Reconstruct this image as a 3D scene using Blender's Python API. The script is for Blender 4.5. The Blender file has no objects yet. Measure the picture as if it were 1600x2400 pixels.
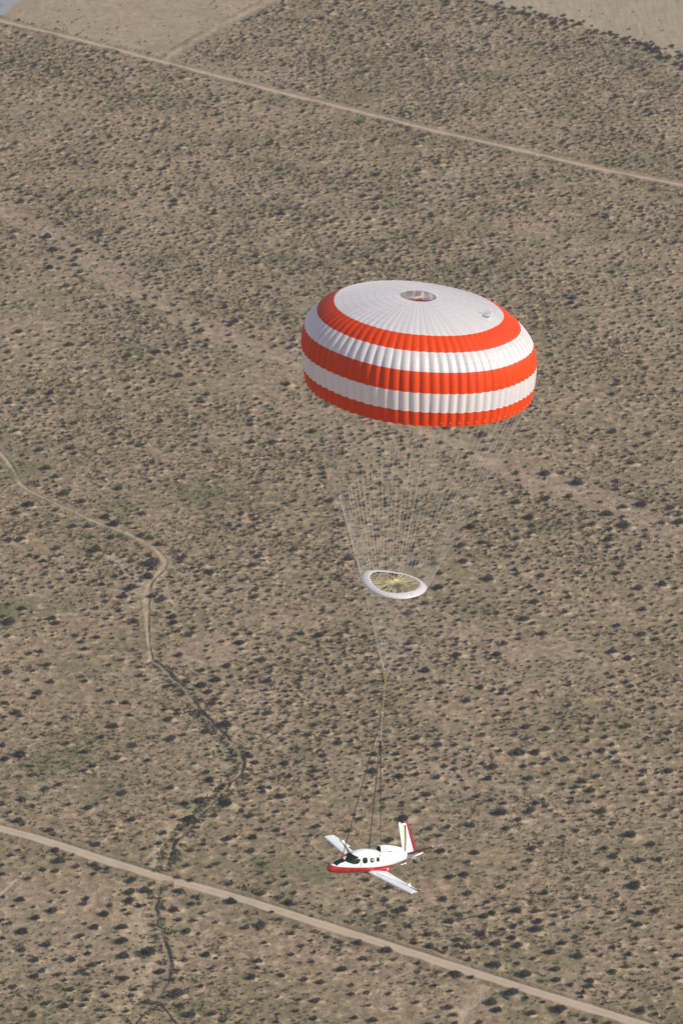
import bpy, bmesh, math, random
import numpy as np
from mathutils import Vector, Matrix
from mathutils.bvhtree import BVHTree
R = math.radians
random.seed(7); rng = np.random.default_rng(11)
col = bpy.context.scene.collection
sc = bpy.context.scene

# ------------------------------------------------------------------ camera
CAM_H = 430.0; PITCH = 22.0; FPX = 11052.0          # focal length in px of the 1600x2400 photograph
cd = bpy.data.cameras.new('camera'); cam = bpy.data.objects.new('camera', cd); col.objects.link(cam)
cam.location = (0, 0, CAM_H); cam.rotation_euler = (R(90 - PITCH), 0, 0)
cd.sensor_fit = 'VERTICAL'; cd.sensor_height = 24; cd.lens = 24 * FPX / 2400
cd.clip_start = 1; cd.clip_end = 40000
sc.camera = cam
cd.dof.use_dof = True; cd.dof.focus_distance = 375; cd.dof.aperture_fstop = 0.8
# ------------------------------------------------------------------ sky, sun, exposure
SUN_EL = 31.0; SUN_AZ = 70.0        # degrees to the right of the direction back to the camera
sd = Vector((math.sin(R(SUN_AZ)) * math.cos(R(SUN_EL)), -math.cos(R(SUN_AZ)) * math.cos(R(SUN_EL)), math.sin(R(SUN_EL))))
w = bpy.data.worlds.new('World'); sc.world = w; w.use_nodes = True
nt = w.node_tree; bg = nt.nodes['Background']
sky = nt.nodes.new('ShaderNodeTexSky'); sky.sky_type = 'NISHITA'; sky.sun_disc = False
sky.sun_elevation = R(SUN_EL); sky.sun_rotation = math.atan2(sd.x, sd.y); sky.altitude = 700
nt.links.new(sky.outputs[0], bg.inputs[0]); bg.inputs[1].default_value = 0.10
sl = bpy.data.lights.new('sun', 'SUN'); sl.energy = 4.2; sl.angle = R(0.53); sl.color = (1, 0.915, 0.79)
so = bpy.data.objects.new('sun', sl); col.objects.link(so); so.rotation_euler = sd.to_track_quat('Z', 'Y').to_euler()
so.location = (0, 0, 600)
sc.view_settings.view_transform = 'Standard'; sc.view_settings.look = 'None'; sc.view_settings.gamma = 1
sc.view_settings.exposure = 0.35
sc.cycles.max_bounces = 6; sc.cycles.transparent_max_bounces = 8

# ------------------------------------------------------------------ photo px -> world
FWD = Vector((0, math.cos(R(PITCH)), -math.sin(R(PITCH)))); UPV = Vector((0, math.sin(R(PITCH)), math.cos(R(PITCH))))
RT = Vector((1, 0, 0)); CAMP = Vector((0, 0, CAM_H))
def ray(u, v): return FWD + RT * ((u - 800) / FPX) + UPV * ((1200 - v) / FPX)
def G(u, v):
    d = ray(u, v); return CAMP + d * (-CAM_H / d.z)
def W(u, v, y):
    d = ray(u, v); return CAMP + d * (y / d.y)
def project(x, y, z=0.0):           # arrays of world points -> u, v, depth
    dz = z - CAM_H
    zc = y * FWD.y + dz * FWD.z; yc = y * UPV.y + dz * UPV.z
    return 800 + FPX * x / zc, 1200 - FPX * yc / zc, zc

# ------------------------------------------------------------------ object helpers
def obj(name, me, mat=None, parent=None, smooth=False, angle=None):
    o = bpy.data.objects.new(name, me); col.objects.link(o)
    if mat is not None:
        for m in (mat if isinstance(mat, (list, tuple)) else [mat]): me.materials.append(m)
    if smooth:
        me.polygons.foreach_set('use_smooth', [True] * len(me.polygons))
        if angle: me.set_sharp_from_angle(angle=R(angle))
    if parent is not None: o.parent = parent
    return o
def mesh(name, vs, fs):
    me = bpy.data.meshes.new(name); me.from_pydata([tuple(v) for v in vs], [], fs); me.update(); return me
def tag(o, label=None, cat=None, group=None, kind=None):
    if label: o['label'] = label
    if cat: o['category'] = cat
    if group: o['group'] = group
    if kind: o['kind'] = kind
    return o
def empty(name, loc, parent=None):
    o = bpy.data.objects.new(name, None); col.objects.link(o); o.location = loc; o.empty_display_size = 0.5
    if parent: o.parent = parent
    return o
class MB:
    def __init__(s): s.v = []; s.f = []
    def add(s, vs, fs):
        n = len(s.v); s.v += [Vector(v) for v in vs]; s.f += [tuple(i + n for i in f) for f in fs]
    def tube(s, pts, r, n=6, cap=True):
        pts = [Vector(p) for p in pts]; rs = r if isinstance(r, (list, tuple)) else [r] * len(pts)
        base = len(s.v); up = Vector((0.13, 0.21, 0.97))
        for i, p in enumerate(pts):
            t = (pts[min(i + 1, len(pts) - 1)] - pts[max(i - 1, 0)]).normalized()
            a = t.cross(up)
            if a.length < 0.1: a = t.cross(Vector((1, 0, 0)))
            a.normalize(); b = t.cross(a)
            for k in range(n):
                w_ = 2 * math.pi * k / n; s.v.append(p + (a * math.cos(w_) + b * math.sin(w_)) * rs[i])
        for i in range(len(pts) - 1):
            for k in range(n):
                s.f.append((base + i * n + k, base + i * n + (k + 1) % n, base + (i + 1) * n + (k + 1) % n, base + (i + 1) * n + k))
        if cap:
            s.f.append(tuple(base + k for k in range(n))[::-1]); s.f.append(tuple(base + (len(pts) - 1) * n + k for k in range(n)))
    def loft(s, loops, cap=True):
        base = len(s.v); n = len(loops[0])
        for L in loops: s.v += [Vector(p) for p in L]
        for i in range(len(loops) - 1):
            for k in range(n):
                s.f.append((base + i * n + k, base + i * n + (k + 1) % n, base + (i + 1) * n + (k + 1) % n, base + (i + 1) * n + k))
        if cap:
            s.f.append(tuple(base + k for k in range(n))[::-1]); s.f.append(tuple(base + (len(loops) - 1) * n + k for k in range(n)))
    def box(s, c, d, rot=None):
        c = Vector(c); vs = []
        for x in (-1, 1):
            for y in (-1, 1):
                for z in (-1, 1):
                    q = Vector((x * d[0] / 2, y * d[1] / 2, z * d[2] / 2))
                    vs.append(c + (rot @ q if rot else q))
        s.add(vs, [(0, 1, 3, 2), (4, 6, 7, 5), (0, 4, 5, 1), (2, 3, 7, 6), (0, 2, 6, 4), (1, 5, 7, 3)])
    def build(s, name, mat, parent=None, smooth=True, angle=40):
        me = mesh(name, s.v, s.f)
        bm = bmesh.new(); bm.from_mesh(me); bmesh.ops.recalc_face_normals(bm, faces=bm.faces[:]); bm.to_mesh(me); bm.free()
        return obj(name, me, mat, parent, smooth, angle)

# ------------------------------------------------------------------ material helpers
def nmat(name):
    m = bpy.data.materials.new(name); m.use_nodes = True; t = m.node_tree; t.nodes.clear()
    out = t.nodes.new('ShaderNodeOutputMaterial'); b = t.nodes.new('ShaderNodeBsdfPrincipled'); t.links.new(b.outputs[0], out.inputs[0])
    return m, t, b, out
def N(t, typ, ins=None, **kw):
    n = t.nodes.new(typ)
    for k, v in kw.items(): setattr(n, k, v)
    for k, v in (ins or {}).items():
        if hasattr(v, 'is_output') or isinstance(v, bpy.types.NodeSocket): t.links.new(v, n.inputs[k])
        else: n.inputs[k].default_value = v
    return n
def math_(t, op, a, b=0.0, clamp=False):
    n = t.nodes.new('ShaderNodeMath'); n.operation = op; n.use_clamp = clamp
    for i, v in enumerate((a, b)):
        if isinstance(v, bpy.types.NodeSocket): t.links.new(v, n.inputs[i])
        else: n.inputs[i].default_value = v
    return n.outputs[0]
def mixc(t, f, a, b, blend='MIX'):
    n = t.nodes.new('ShaderNodeMix'); n.data_type = 'RGBA'; n.blend_type = blend
    for i, v in ((0, f), (6, a), (7, b)):
        if isinstance(v, bpy.types.NodeSocket): t.links.new(v, n.inputs[i])
        elif i == 0: n.inputs[0].default_value = v
        else: n.inputs[i].default_value = (*v, 1) if len(v) == 3 else v
    return n.outputs[2]
def smooth_(t, v, lo, hi, a=0.0, b=1.0):
    n = t.nodes.new('ShaderNodeMapRange'); n.interpolation_type = 'SMOOTHSTEP'; t.links.new(v, n.inputs[0])
    for i, x in enumerate((lo, hi, a, b)): n.inputs[i + 1].default_value = x
    return n.outputs[0]
def noise(t, vec, scale, detail=3, rough=0.55, lac=2.0):
    n = t.nodes.new('ShaderNodeTexNoise'); t.links.new(vec, n.inputs['Vector'])
    n.inputs['Scale'].default_value = scale; n.inputs['Detail'].default_value = detail; n.inputs['Roughness'].default_value = rough
    return n.outputs['Fac']
def plain(name, c, rough=0.5, spec=0.5, metal=0.0, coat=0.0, dirt=0.0, scale=3.0):
    m, t, b, o = nmat(name)
    b.inputs['Roughness'].default_value = rough; b.inputs['Specular IOR Level'].default_value = spec
    b.inputs['Metallic'].default_value = metal; b.inputs['Coat Weight'].default_value = coat
    if dirt:
        tc = N(t, 'ShaderNodeTexCoord').outputs['Object']; n = noise(t, tc, scale, 4)
        c2 = tuple(x * (1 - dirt) for x in c)
        t.links.new(mixc(t, smooth_(t, n, 0.45, 0.75), c, c2), b.inputs['Base Color'])
    else: b.inputs['Base Color'].default_value = (*c, 1)
    return m

# shared desert soil: colour and relief from world position
soil = bpy.data.node_groups.new('soil', 'ShaderNodeTree')
soil.interface.new_socket('Color', in_out='OUTPUT', socket_type='NodeSocketColor')
soil.interface.new_socket('Height', in_out='OUTPUT', socket_type='NodeSocketFloat')
soil.interface.new_socket('Edge', in_out='OUTPUT', socket_type='NodeSocketFloat')
t = soil; go_ = t.nodes.new('NodeGroupOutput')
P = N(t, 'ShaderNodeNewGeometry').outputs['Position']
wp = N(t, 'ShaderNodeTexNoise', {'Vector': P, 'Scale': 0.11, 'Detail': 2}).outputs['Color']
P2 = N(t, 'ShaderNodeVectorMath', {0: P, 1: N(t, 'ShaderNodeVectorMath', {0: wp, 1: (5, 5, 0)}, operation='MULTIPLY').outputs[0]}, operation='ADD').outputs[0]
nbig = noise(t, P2, 0.022, 3, 0.6); nmid = noise(t, P2, 0.13, 3, 0.6); nmot = noise(t, P, 0.42, 3, 0.6); nfin = noise(t, P, 2.2, 3, 0.65)
ngrn = noise(t, N(t, 'ShaderNodeVectorMath', {0: P2, 1: (310, 90, 0)}, operation='ADD').outputs[0], 0.045, 4, 0.62)
c = mixc(t, smooth_(t, nmot, 0.36, 0.62), (0.212, 0.153, 0.097), (0.358, 0.260, 0.165))
c = mixc(t, math_(t, 'MULTIPLY', smooth_(t, nmot, 0.56, 0.72), 0.9), c, (0.54, 0.39, 0.255))
c = mixc(t, math_(t, 'MULTIPLY', smooth_(t, nmid, 0.45, 0.72), 0.45), c, (0.212, 0.160, 0.104))
c = mixc(t, math_(t, 'MULTIPLY', smooth_(t, nbig, 0.45, 0.7), 0.3), c, (0.40, 0.30, 0.225))
for u_, v_, r_, a_ in ((150, 1790, 17, .20), (330, 1715, 9, .16), (60, 1880, 13, .18), (250, 1870, 12, .2), (1270, 1475, 12, .14), (740, 2050, 9, .12), (1070, 1560, 9, .12), (1330, 1780, 8, .12), (400, 1750, 6, .16), (1180, 2235, 7, .12), (960, 1490, 10, .1), (620, 600, 14, .1), (1150, 640, 16, .1), (480, 1180, 10, .12)):
    ds = N(t, 'ShaderNodeVectorMath', {0: P2, 1: tuple(G(u_, v_) + Vector((2.5, 2.5, 0)))}, operation='DISTANCE').outputs['Value']
    ngrn = math_(t, 'ADD', ngrn, smooth_(t, ds, r_, 0.0, 0.0, a_))
g = math_(t, 'MULTIPLY', smooth_(t, ngrn, 0.42, 0.62), smooth_(t, noise(t, P, 0.55, 3, 0.6), 0.38, 0.60))
c = mixc(t, math_(t, 'MULTIPLY', g, 0.72), c, (0.150, 0.142, 0.074))
g2 = math_(t, 'MULTIPLY', smooth_(t, ngrn, 0.60, 0.70), smooth_(t, nmot, 0.42, 0.6))
c = mixc(t, math_(t, 'MULTIPLY', g2, 0.7), c, (0.080, 0.105, 0.040))
c = mixc(t, math_(t, 'MULTIPLY', smooth_(t, nfin, 0.42, 0.30), 0.55), c, (0.15, 0.125, 0.09))
h = math_(t, 'ADD', math_(t, 'MULTIPLY', nmot, 0.85), math_(t, 'MULTIPLY', nfin, 0.10))
t.links.new(c, go_.inputs[0]); t.links.new(h, go_.inputs[1])
t.links.new(math_(t, 'ADD', math_(t, 'MULTIPLY', noise(t, P, 0.30, 4, 0.7), 0.75), math_(t, 'MULTIPLY', nfin, 0.25)), go_.inputs[2])

def ground_mat(name, layer=None):
    """soil, optionally changed by layer(tree, soil_colour, edge_noise, uv_u, uv_v) -> colour"""
    m, t, b, o = nmat(name)
    gr = t.nodes.new('ShaderNodeGroup'); gr.node_tree = soil
    colr = gr.outputs[0]; hgt = gr.outputs[1]
    if layer:
        uv = N(t, 'ShaderNodeUVMap').outputs[0]; sp = N(t, 'ShaderNodeSeparateXYZ', {0: uv})
        P = N(t, 'ShaderNodeNewGeometry').outputs['Position']
        colr, flat = layer(t, colr, gr.outputs[2], sp.outputs[0], sp.outputs[1], P)
        hgt = math_(t, 'MULTIPLY', hgt, math_(t, 'SUBTRACT', 1.0, flat))
    t.links.new(colr, b.inputs['Base Color']); b.inputs['Roughness'].default_value = 0.95; b.inputs['Specular IOR Level'].default_value = 0.1
    bp = N(t, 'ShaderNodeBump', {'Height': hgt, 'Strength': 0.9, 'Distance': 0.8}); t.links.new(bp.outputs[0], b.inputs['Normal'])
    return m

# ------------------------------------------------------------------ the setting
vs = []; n = 24; S = 9000.0
for j in range(n + 1):
    for i in range(n + 1): vs.append((-S + 2 * S * i / n, -S + 2 * S * j / n + 1000, 0))
fs = [(j * (n + 1) + i, j * (n + 1) + i + 1, (j + 1) * (n + 1) + i + 1, (j + 1) * (n + 1) + i) for j in range(n) for i in range(n)]
tag(obj('ground', mesh('ground', vs, fs), ground_mat('desert_soil')), 'tan sandy desert floor dotted with scrub', kind='structure')

def resample(pts, step):
    pts = [np.array(p[:2], float) for p in pts]
    P_ = np.array(pts); L = np.concatenate([[0], np.cumsum(np.linalg.norm(np.diff(P_, axis=0), axis=1))])
    n = int(L[-1] / step) + 2; q = np.linspace(0, L[-1], n); o = np.stack([np.interp(q, L, P_[:, k]) for k in (0, 1)], 1)
    for _ in range(max(2, int(14 / step))): o[1:-1] = (o[:-2] + 2 * o[1:-1] + o[2:]) / 4
    return o
def px_path(pts, ext=(0, 0)):
    g = [np.array(G(u, v))[:2] for u, v in pts]
    if ext[0]: d = g[0] - g[1]; g.insert(0, g[0] + d / np.linalg.norm(d) * ext[0])
    if ext[1]: d = g[-1] - g[-2]; g.append(g[-1] + d / np.linalg.norm(d) * ext[1])
    return g
def vnoise_(x, y):
    return .5 + .27 * np.sin(x * .9 + y * .35) + .27 * np.sin(y * .42 - x * .23 + 1.3)
def strip(name, path, prof, mat, label, z=0.02, step=2.0, jit=0.0, kind='structure', wvar=0.0, hvar=0.0):
    c = resample(path, step); n = len(c); m = len(prof)
    tg = np.gradient(c, axis=0); tg /= np.linalg.norm(tg, axis=1)[:, None]; nr = np.stack([-tg[:, 1], tg[:, 0]], 1)
    s = np.concatenate([[0], np.cumsum(np.linalg.norm(np.diff(c, axis=0), axis=1))])
    wv = 1 + wvar * (np.sin(s / 7.3 + 1) + np.sin(s / 17.1) + np.sin(s / 3.1 + 2) * .6) / 2
    hv = 1 + hvar * (np.sin(s / 4.7) + np.sin(s / 2.3 + 2) + rng.normal(0, .4, n)) / 2
    kk_ = np.clip((vnoise_(c[:, 0], c[:, 1]) - .35) * 3.5, .05, 1) if name in ('gully', 'track') else None
    vs = []
    for i in range(n):
        for (o_, h_) in prof:
            q = c[i] + nr[i] * (o_ * wv[i] + (rng.normal(0, jit) if jit else 0)); vs.append((q[0], q[1], z + max(0, h_ * hv[i] * (1 if kk_ is None else kk_[i]))))
    fs = [(i * m + k, i * m + k + 1, (i + 1) * m + k + 1, (i + 1) * m + k) for i in range(n - 1) for k in range(m - 1)]
    me = mesh(name, vs, fs); uvl = me.uv_layers.new(name='UVMap')
    hw = max(abs(p[0]) for p in prof); uvv = np.array([(s[i], prof[k][0] / hw) for i in range(n) for k in range(m)])
    li = np.empty(len(me.loops), int); me.loops.foreach_get('vertex_index', li); uvl.data.foreach_set('uv', uvv[li].ravel())
    o = obj(name, me, mat, smooth=True)
    if me.polygons[0].normal.z < 0: me.flip_normals()
    return tag(o, label, kind=kind), c

def band(colour, core, soft, rut=0.0, amt=1.0, noise_amp=0.5, flatten=0.7, colour2=None, broken=0.0):
    """colour across |v| < core fading with soil noise to the soil itself at the strip's edge"""
    def f(t, soilc, edge, u, v, P):
        a = math_(t, 'ABSOLUTE', v)
        a = math_(t, 'ADD', a, math_(t, 'MULTIPLY', math_(t, 'SUBTRACT', edge, 0.5), noise_amp))
        k = math_(t, 'MULTIPLY', smooth_(t, a, core + soft, core - soft), amt)
        k = math_(t, 'MULTIPLY', k, smooth_(t, math_(t, 'ABSOLUTE', v), 1.0, 0.9))
        if broken: k = math_(t, 'MULTIPLY', k, smooth_(t, noise(t, P, 0.10, 4, 0.7), .40, .56, 1 - broken, 1))
        cc = mixc(t, smooth_(t, noise(t, P, 0.35, 4, 0.65), 0.35, 0.65), colour, colour2 or tuple(x * 1.16 for x in colour))
        if rut:
            rr = math_(t, 'ABSOLUTE', math_(t, 'SUBTRACT', math_(t, 'ABSOLUTE', v), 0.24))
            cc = mixc(t, math_(t, 'MULTIPLY', smooth_(t, rr, 0.12, 0.03), rut), cc, tuple(x * 1.25 for x in colour))
        return mixc(t, k, soilc, cc), math_(t, 'MULTIPLY', k, flatten)
    return f
m_road = ground_mat('graded_dirt', band((0.42, 0.325, 0.235), 0.52, 0.12, 0.6, 1.0, 0.16, 0.93))
m_road2 = ground_mat('far_dirt', band((0.43, 0.325, 0.235), 0.44, 0.28, 0.0, .85, 0.6, 0.8))
m_track = ground_mat('pale_track', band((0.40, 0.305, 0.21), 0.42, 0.35, 0.0, 0.8, 1.5, 0.7, None, .75))
m_faint = ground_mat('faint_track', band((0.43, 0.345, 0.26), 0.4, 0.4, 0.0, 0.6, 1.1, 0.6))
m_wash = ground_mat('pink_wash', band((0.21, 0.145, 0.105), 0.5, 0.4, 0.0, 0.9, 1.5, 0.4, (0.40, 0.295, 0.21), .3))
m_sand = ground_mat('pale_sand', band((0.50, 0.39, 0.26), 0.22, 0.4, 0.0, 0.8, 2.6, 0.3, None, .9))
m_gully = ground_mat('gully_soil', band((0.19, 0.145, 0.100), 0.14, 0.14, 0.0, 0.8, 0.9, 0.4, (0.32, 0.25, 0.165), .6))

ROADP = [(1.9, 0), (0.0, 0)]
road_prof = [(-3.1, 0), (-2.3, .02), (-1.9, .28), (-1.6, .02), (-1, .05), (0, .08), (1, .05), (1.6, .02), (1.95, .38), (2.5, .02), (3.1, 0)]
lower = px_path([(0, 1942), (115, 1973), (230, 2011), (344, 2047), (383, 2059), (497.5, 2087.5), (600, 2118), (800, 2181), (1000, 2245), (1115, 2282), (1268, 2330), (1383, 2364), (1497, 2400)], (500, 500))
_, lower_c = strip('dirt_road', lower, road_prof, m_road, 'wide graded dirt road crossing the lower desert', z=0.03, hvar=.8)
upper = px_path([(0, 48), (159, 86), (255, 110), (376, 143.5), (500, 175), (663, 218), (816, 255), (1000, 302), (1112, 328), (1237, 356), (1428, 401), (1600, 434)], (900, 700))
_, upper_c = strip('dirt_road', upper, [(-3.3, 0), (-2.0, .05), (-1.7, .3), (-1.4, .02), (0, .05), (1.4, .02), (1.8, .4), (2.2, 0), (3.3, 0)], m_road2, 'thin straight dirt road crossing the far desert', z=0.03, hvar=.8)
fork_c = strip('track', px_path([(383, 142), (430, 112), (500, 72), (570, 35), (650, -6)], (0, 300)), [(-3.4, 0), (0, .02), (3.4, 0)], m_track, 'pale track branching up from the far dirt road', z=0.02)[1]
track = px_path([(-30, 1020), (0, 1058), (32, 1098), (48, 1140), (128, 1178), (178, 1200), (223, 1224), (271, 1238), (312, 1254), (348, 1273), (383, 1302), (395, 1321), (386, 1340), (363, 1350), (349, 1366), (344, 1395), (346, 1435), (346, 1480), (351, 1522), (356, 1550)], (250, 0))
track_c = strip('track', track, [(-1.25, 0), (-.7, .02), (0, .02), (.5, .0), (.7, .16), (.95, .02), (1.25, 0)], m_track, 'pale winding track with a tight bend', z=0.04, wvar=.35, hvar=.9)[1]
strip('track', px_path([(255, 1300), (300, 1340), (330, 1362), (346, 1372)]), [(-3.2, 0), (0, .02), (3.2, 0)], m_faint, 'faint sandy short cut left of the bend in the track', z=0.025, wvar=.4)
gul = [(356, 1550), (384, 1565), (407, 1596), (438, 1619), (453, 1647), (478, 1678), (504, 1703), (530, 1729), (558, 1759), (570, 1787), (573, 1805), (542, 1838), (519, 1861), (491, 1889), (461, 1925), (427, 1958), (409, 1977), (398, 2007), (388, 2036), (386, 2049)]
gprof = [(-2.4, 0), (-.6, .03), (-.2, .0), (.2, .0), (.4, .08), (.6, .36), (1.0, .22), (2.4, 0)]
gully_c = strip('gully', px_path(gul), gprof, m_gully, 'eroded gully running down to the lower road', z=0.05, wvar=.45, hvar=1.3, step=1.0, jit=.16)[1]
strip('sand_bank', [p for p in px_path([(u - 18 - .03 * (v - 1550), v) for u, v in gul])], [(-5.5, 0), (0, .02), (5.5, 0)], m_sand, 'patches of pale sand left of the gully', z=0.03, wvar=.5)
gul2 = [(377, 2066), (371, 2091), (365, 2122), (365, 2152), (375, 2187), (390, 2217), (398, 2252), (397, 2282), (386, 2317), (367, 2340), (344, 2367), (316, 2402)]
strip('sand_bank', px_path([(u - 42, v) for u, v in gul2], (0, 60)), [(-7, 0), (0, .02), (7, 0)], m_sand, 'patches of pale sand left of the lower gully', z=0.03, wvar=.5)
gully2_c = strip('gully', px_path(gul2, (0, 90)), gprof, m_gully, 'dark edged eroded gully below the lower road', z=0.05, wvar=.4, hvar=.6, step=1.0, jit=.12)[1]
strip('gully', px_path([(372, 2352), (390, 2374), (412, 2402)], (0, 80)), [(x * .55, h * .6) for x, h in gprof], m_gully, 'short side branch of the gully at the bottom edge', z=0.06, wvar=.3, hvar=.5, step=1.0)
wash = px_path([(0, 495), (67, 521), (134, 548), (201, 584), (250, 637), (286, 673), (357, 700), (424, 740), (491, 771), (558, 807), (700, 848), (850, 925), (1000, 1010), (1200, 1100), (1275, 1132), (1344, 1144), (1402, 1168), (1460, 1195), (1536, 1226), (1600, 1252)], (300, 300))
wash_c = strip('wash', wash, [(-9, 0), (-5, .01), (0, .02), (5, .01), (9, 0)], m_wash, 'broad pinkish dry wash winding across the middle of the desert', z=0.012, wvar=.25)[1]
strip('track', px_path([(-5, 497), (67, 523), (134, 552), (201, 590), (245, 640), (290, 680), (357, 704), (424, 748), (491, 778), (558, 812), (700, 856), (850, 935), (1000, 1018), (1200, 1106), (1275, 1136), (1344, 1147), (1402, 1172), (1460, 1205), (1536, 1238), (1600, 1262)]), [(-2.2, 0), (0, .02), (1.2, .15), (1.6, 0), (2.2, 0)], m_track, 'faint pale track along the middle of the dry wash', z=0.022, wvar=.4)
spur_c = strip('track', px_path([(1148, 2302), (1122, 2335), (1097, 2368), (1075, 2402)], (0, 120)), [(-2.4, 0), (0, .02), (2.4, 0)], m_track, 'pale spur track leaving the lower road downwards', z=0.02, wvar=.3)[1]
strip('track', px_path([(60, 2045), (30, 2075), (0, 2100)], (0, 80)), [(-1, 0), (0, .01), (1, 0)], m_faint, 'faint footpath below the lower road at the left', z=0.02)

def field(name, pts, mat, label, z, world=False):
    g = [p if world else tuple(G(*p))[:2] for p in pts]
    cx = sum(p[0] for p in g) / len(g); cy = sum(p[1] for p in g) / len(g)
    me = mesh(name, [(x, y, z) for x, y in g], [tuple(range(len(g)))])
    uvl = me.uv_layers.new(name='UVMap')
    if me.polygons[0].normal.z < 0: me.flip_normals()
    return tag(obj(name, me, mat), label, kind='structure')
def field_layer(base, streak, ang, amt, ga, sq=(1.0, .09)):
    def f(t, soilc, edge, u, v, P):
        mp = N(t, 'ShaderNodeMapping', {'Vector': P, 'Rotation': (0, 0, R(ang)), 'Scale': (sq[0], sq[1], 1)}).outputs[0]
        s = noise(t, mp, 0.8, 4, 0.65); c = mixc(t, smooth_(t, s, 0.35, 0.65), base, streak)
        p = smooth_(t, noise(t, P, 0.06, 5, 0.72), 0.45, 0.62)
        c = mixc(t, math_(t, 'MULTIPLY', p, ga), c, (0.25, 0.24, 0.15))
        k = smooth_(t, edge, 0.25, 0.45, 0.75 * amt, amt)
        return mixc(t, k, soilc, c), math_(t, 'MULTIPLY', k, 0.8)
    return f
FR = [(1040, -40), (1125, 8), (1214, 23), (1283, 42), (1344, 57), (1421, 78), (1478, 95), (1551, 118), (1600, 145), (1680, 190), (1900, 330), (2400, 200), (2000, -700), (900, -700)]
field('field', FR, ground_mat('ploughed_sand', field_layer((0.43, 0.34, 0.25), (0.31, 0.255, 0.185), 28, .8, .4)), 'pale cleared field beyond the dark shrub line', 0.008)
FL = [(-60, 30), (0, 44), (159, 82), (255, 106), (376, 140), (379, 137), (430, 108), (500, 68), (570, 31), (640, -8), (800, -110), (500, -500), (-600, -300)]
field('field', FL, ground_mat('grassy_sand', field_layer((0.45, 0.345, 0.235), (0.36, 0.27, 0.175), 75, .6, .7, (.5, .5))), 'pale cleared field above the far dirt road', 0.009)
m, t, b, o = nmat('grey_asphalt'); P = N(t, 'ShaderNodeNewGeometry').outputs['Position']
t.links.new(mixc(t, noise(t, P, .3, 4), (0.25, 0.26, 0.27), (0.31, 0.32, 0.33)), b.inputs['Base Color']); b.inputs['Roughness'].default_value = .8
field('paved_road', [(-300, 130), (-40, 46), (0, 36), (18, 31), (28, 13), (55, 0), (110, -30), (400, -230), (100, -350), (-400, -150)], m, 'grey paved ground at the far left corner', 0.03)
field('verge', [(-40, 48), (0, 39), (22, 33), (34, 15), (62, 2), (118, -28), (150, -28), (100, 2), (62, 22), (30, 38), (0, 46), (-40, 58)], ground_mat('brown_verge', band((0.30, 0.23, 0.17), 2, .1, 0, .8, .3, .5)), 'brown bank beside the grey paved ground', 0.018)

# ------------------------------------------------------------------ shrubs
def bush_mat(name, a, b2, c3):
    m, t, b, o = nmat(name)
    at = N(t, 'ShaderNodeAttribute', attribute_name='tint').outputs['Fac']
    oi = N(t, 'ShaderNodeObjectInfo').outputs['Random']
    f = math_(t, 'FRACT', math_(t, 'ADD', at, oi))
    cc = mixc(t, smooth_(t, f, 0.0, 0.65), a, b2); cc = mixc(t, smooth_(t, f, 0.72, 0.98), cc, c3)
    t.links.new(cc, b.inputs['Base Color']); b.inputs['Roughness'].default_value = 0.85; b.inputs['Specular IOR Level'].default_value = 0.15
    return m
M_BUSH = bush_mat('creosote', (0.050, 0.045, 0.048), (0.090, 0.080, 0.080), (0.085, 0.090, 0.055))
M_TUFT = bush_mat('scrub', (0.080, 0.072, 0.054), (0.135, 0.120, 0.086), (0.085, 0.11, 0.045))

def bush_proto(nb, rad, h, leaf, seed, stems=10):
    """unit shrub: branch sprays fanning from one root, leafy blades thicker towards the ends"""
    r = np.random.default_rng(seed); vs = []; fs = []
    lobes = r.uniform(0, 2 * np.pi, 3); lamp = r.uniform(.08, .22, 3)
    def rr(a): return rad * (1 + sum(lamp[k] * np.cos((k + 1) * (a - lobes[k])) for k in range(3)))
    for i in range(stems):
        a = r.uniform(0, 2 * np.pi); el = r.uniform(.35, 1.3); L = .85
        tip = np.array([np.cos(a) * np.cos(el) * rr(a) * L, np.sin(a) * np.cos(el) * rr(a) * L, np.sin(el) * h * L])
        sd_ = np.array([-np.sin(a), np.cos(a), 0]) * .02; n = len(vs)
        vs += [-sd_, sd_, tip + sd_ * .4, tip - sd_ * .4]; fs.append((n, n + 1, n + 2, n + 3))
    for i in range(nb):
        a = r.uniform(0, 2 * np.pi); el = np.arcsin(r.uniform(0.0, 1)); q = r.uniform(.10, 1.0) ** .5 * r.uniform(.85, 1.12)
        p = np.array([np.cos(a) * np.cos(el) * rr(a) * q, np.sin(a) * np.cos(el) * rr(a) * q, (np.sin(el) * q * .92 + .06) * h])
        d = r.normal(0, 1, 3); d[2] = abs(d[2]) + .5; d /= np.linalg.norm(d); e = np.cross(d, r.normal(0, 1, 3)); e /= np.linalg.norm(e)
        l = leaf * r.uniform(.6, 1.4); w_ = l * r.uniform(.35, .7); n = len(vs)
        vs += [p - e * w_, p + e * w_, p + d * l + e * w_ * .5, p + d * l - e * w_ * .5]; fs.append((n, n + 1, n + 2, n + 3))
    return np.array(vs), np.array(fs)
def np_mesh(name, V, F, tint=None):
    me = bpy.data.meshes.new(name); me.vertices.add(len(V)); me.vertices.foreach_set('co', V.astype(np.float32).ravel())
    k = F.shape[1]; me.loops.add(F.size); me.loops.foreach_set('vertex_index', F.astype(np.int32).ravel())
    me.polygons.add(len(F)); me.polygons.foreach_set('loop_start', np.arange(0, F.size, k, dtype=np.int32)); me.update(calc_edges=True)
    if tint is not None:
        a = me.attributes.new('tint', 'FLOAT', 'POINT'); a.data.foreach_set('value', tint.astype(np.float32))
    return me
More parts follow.
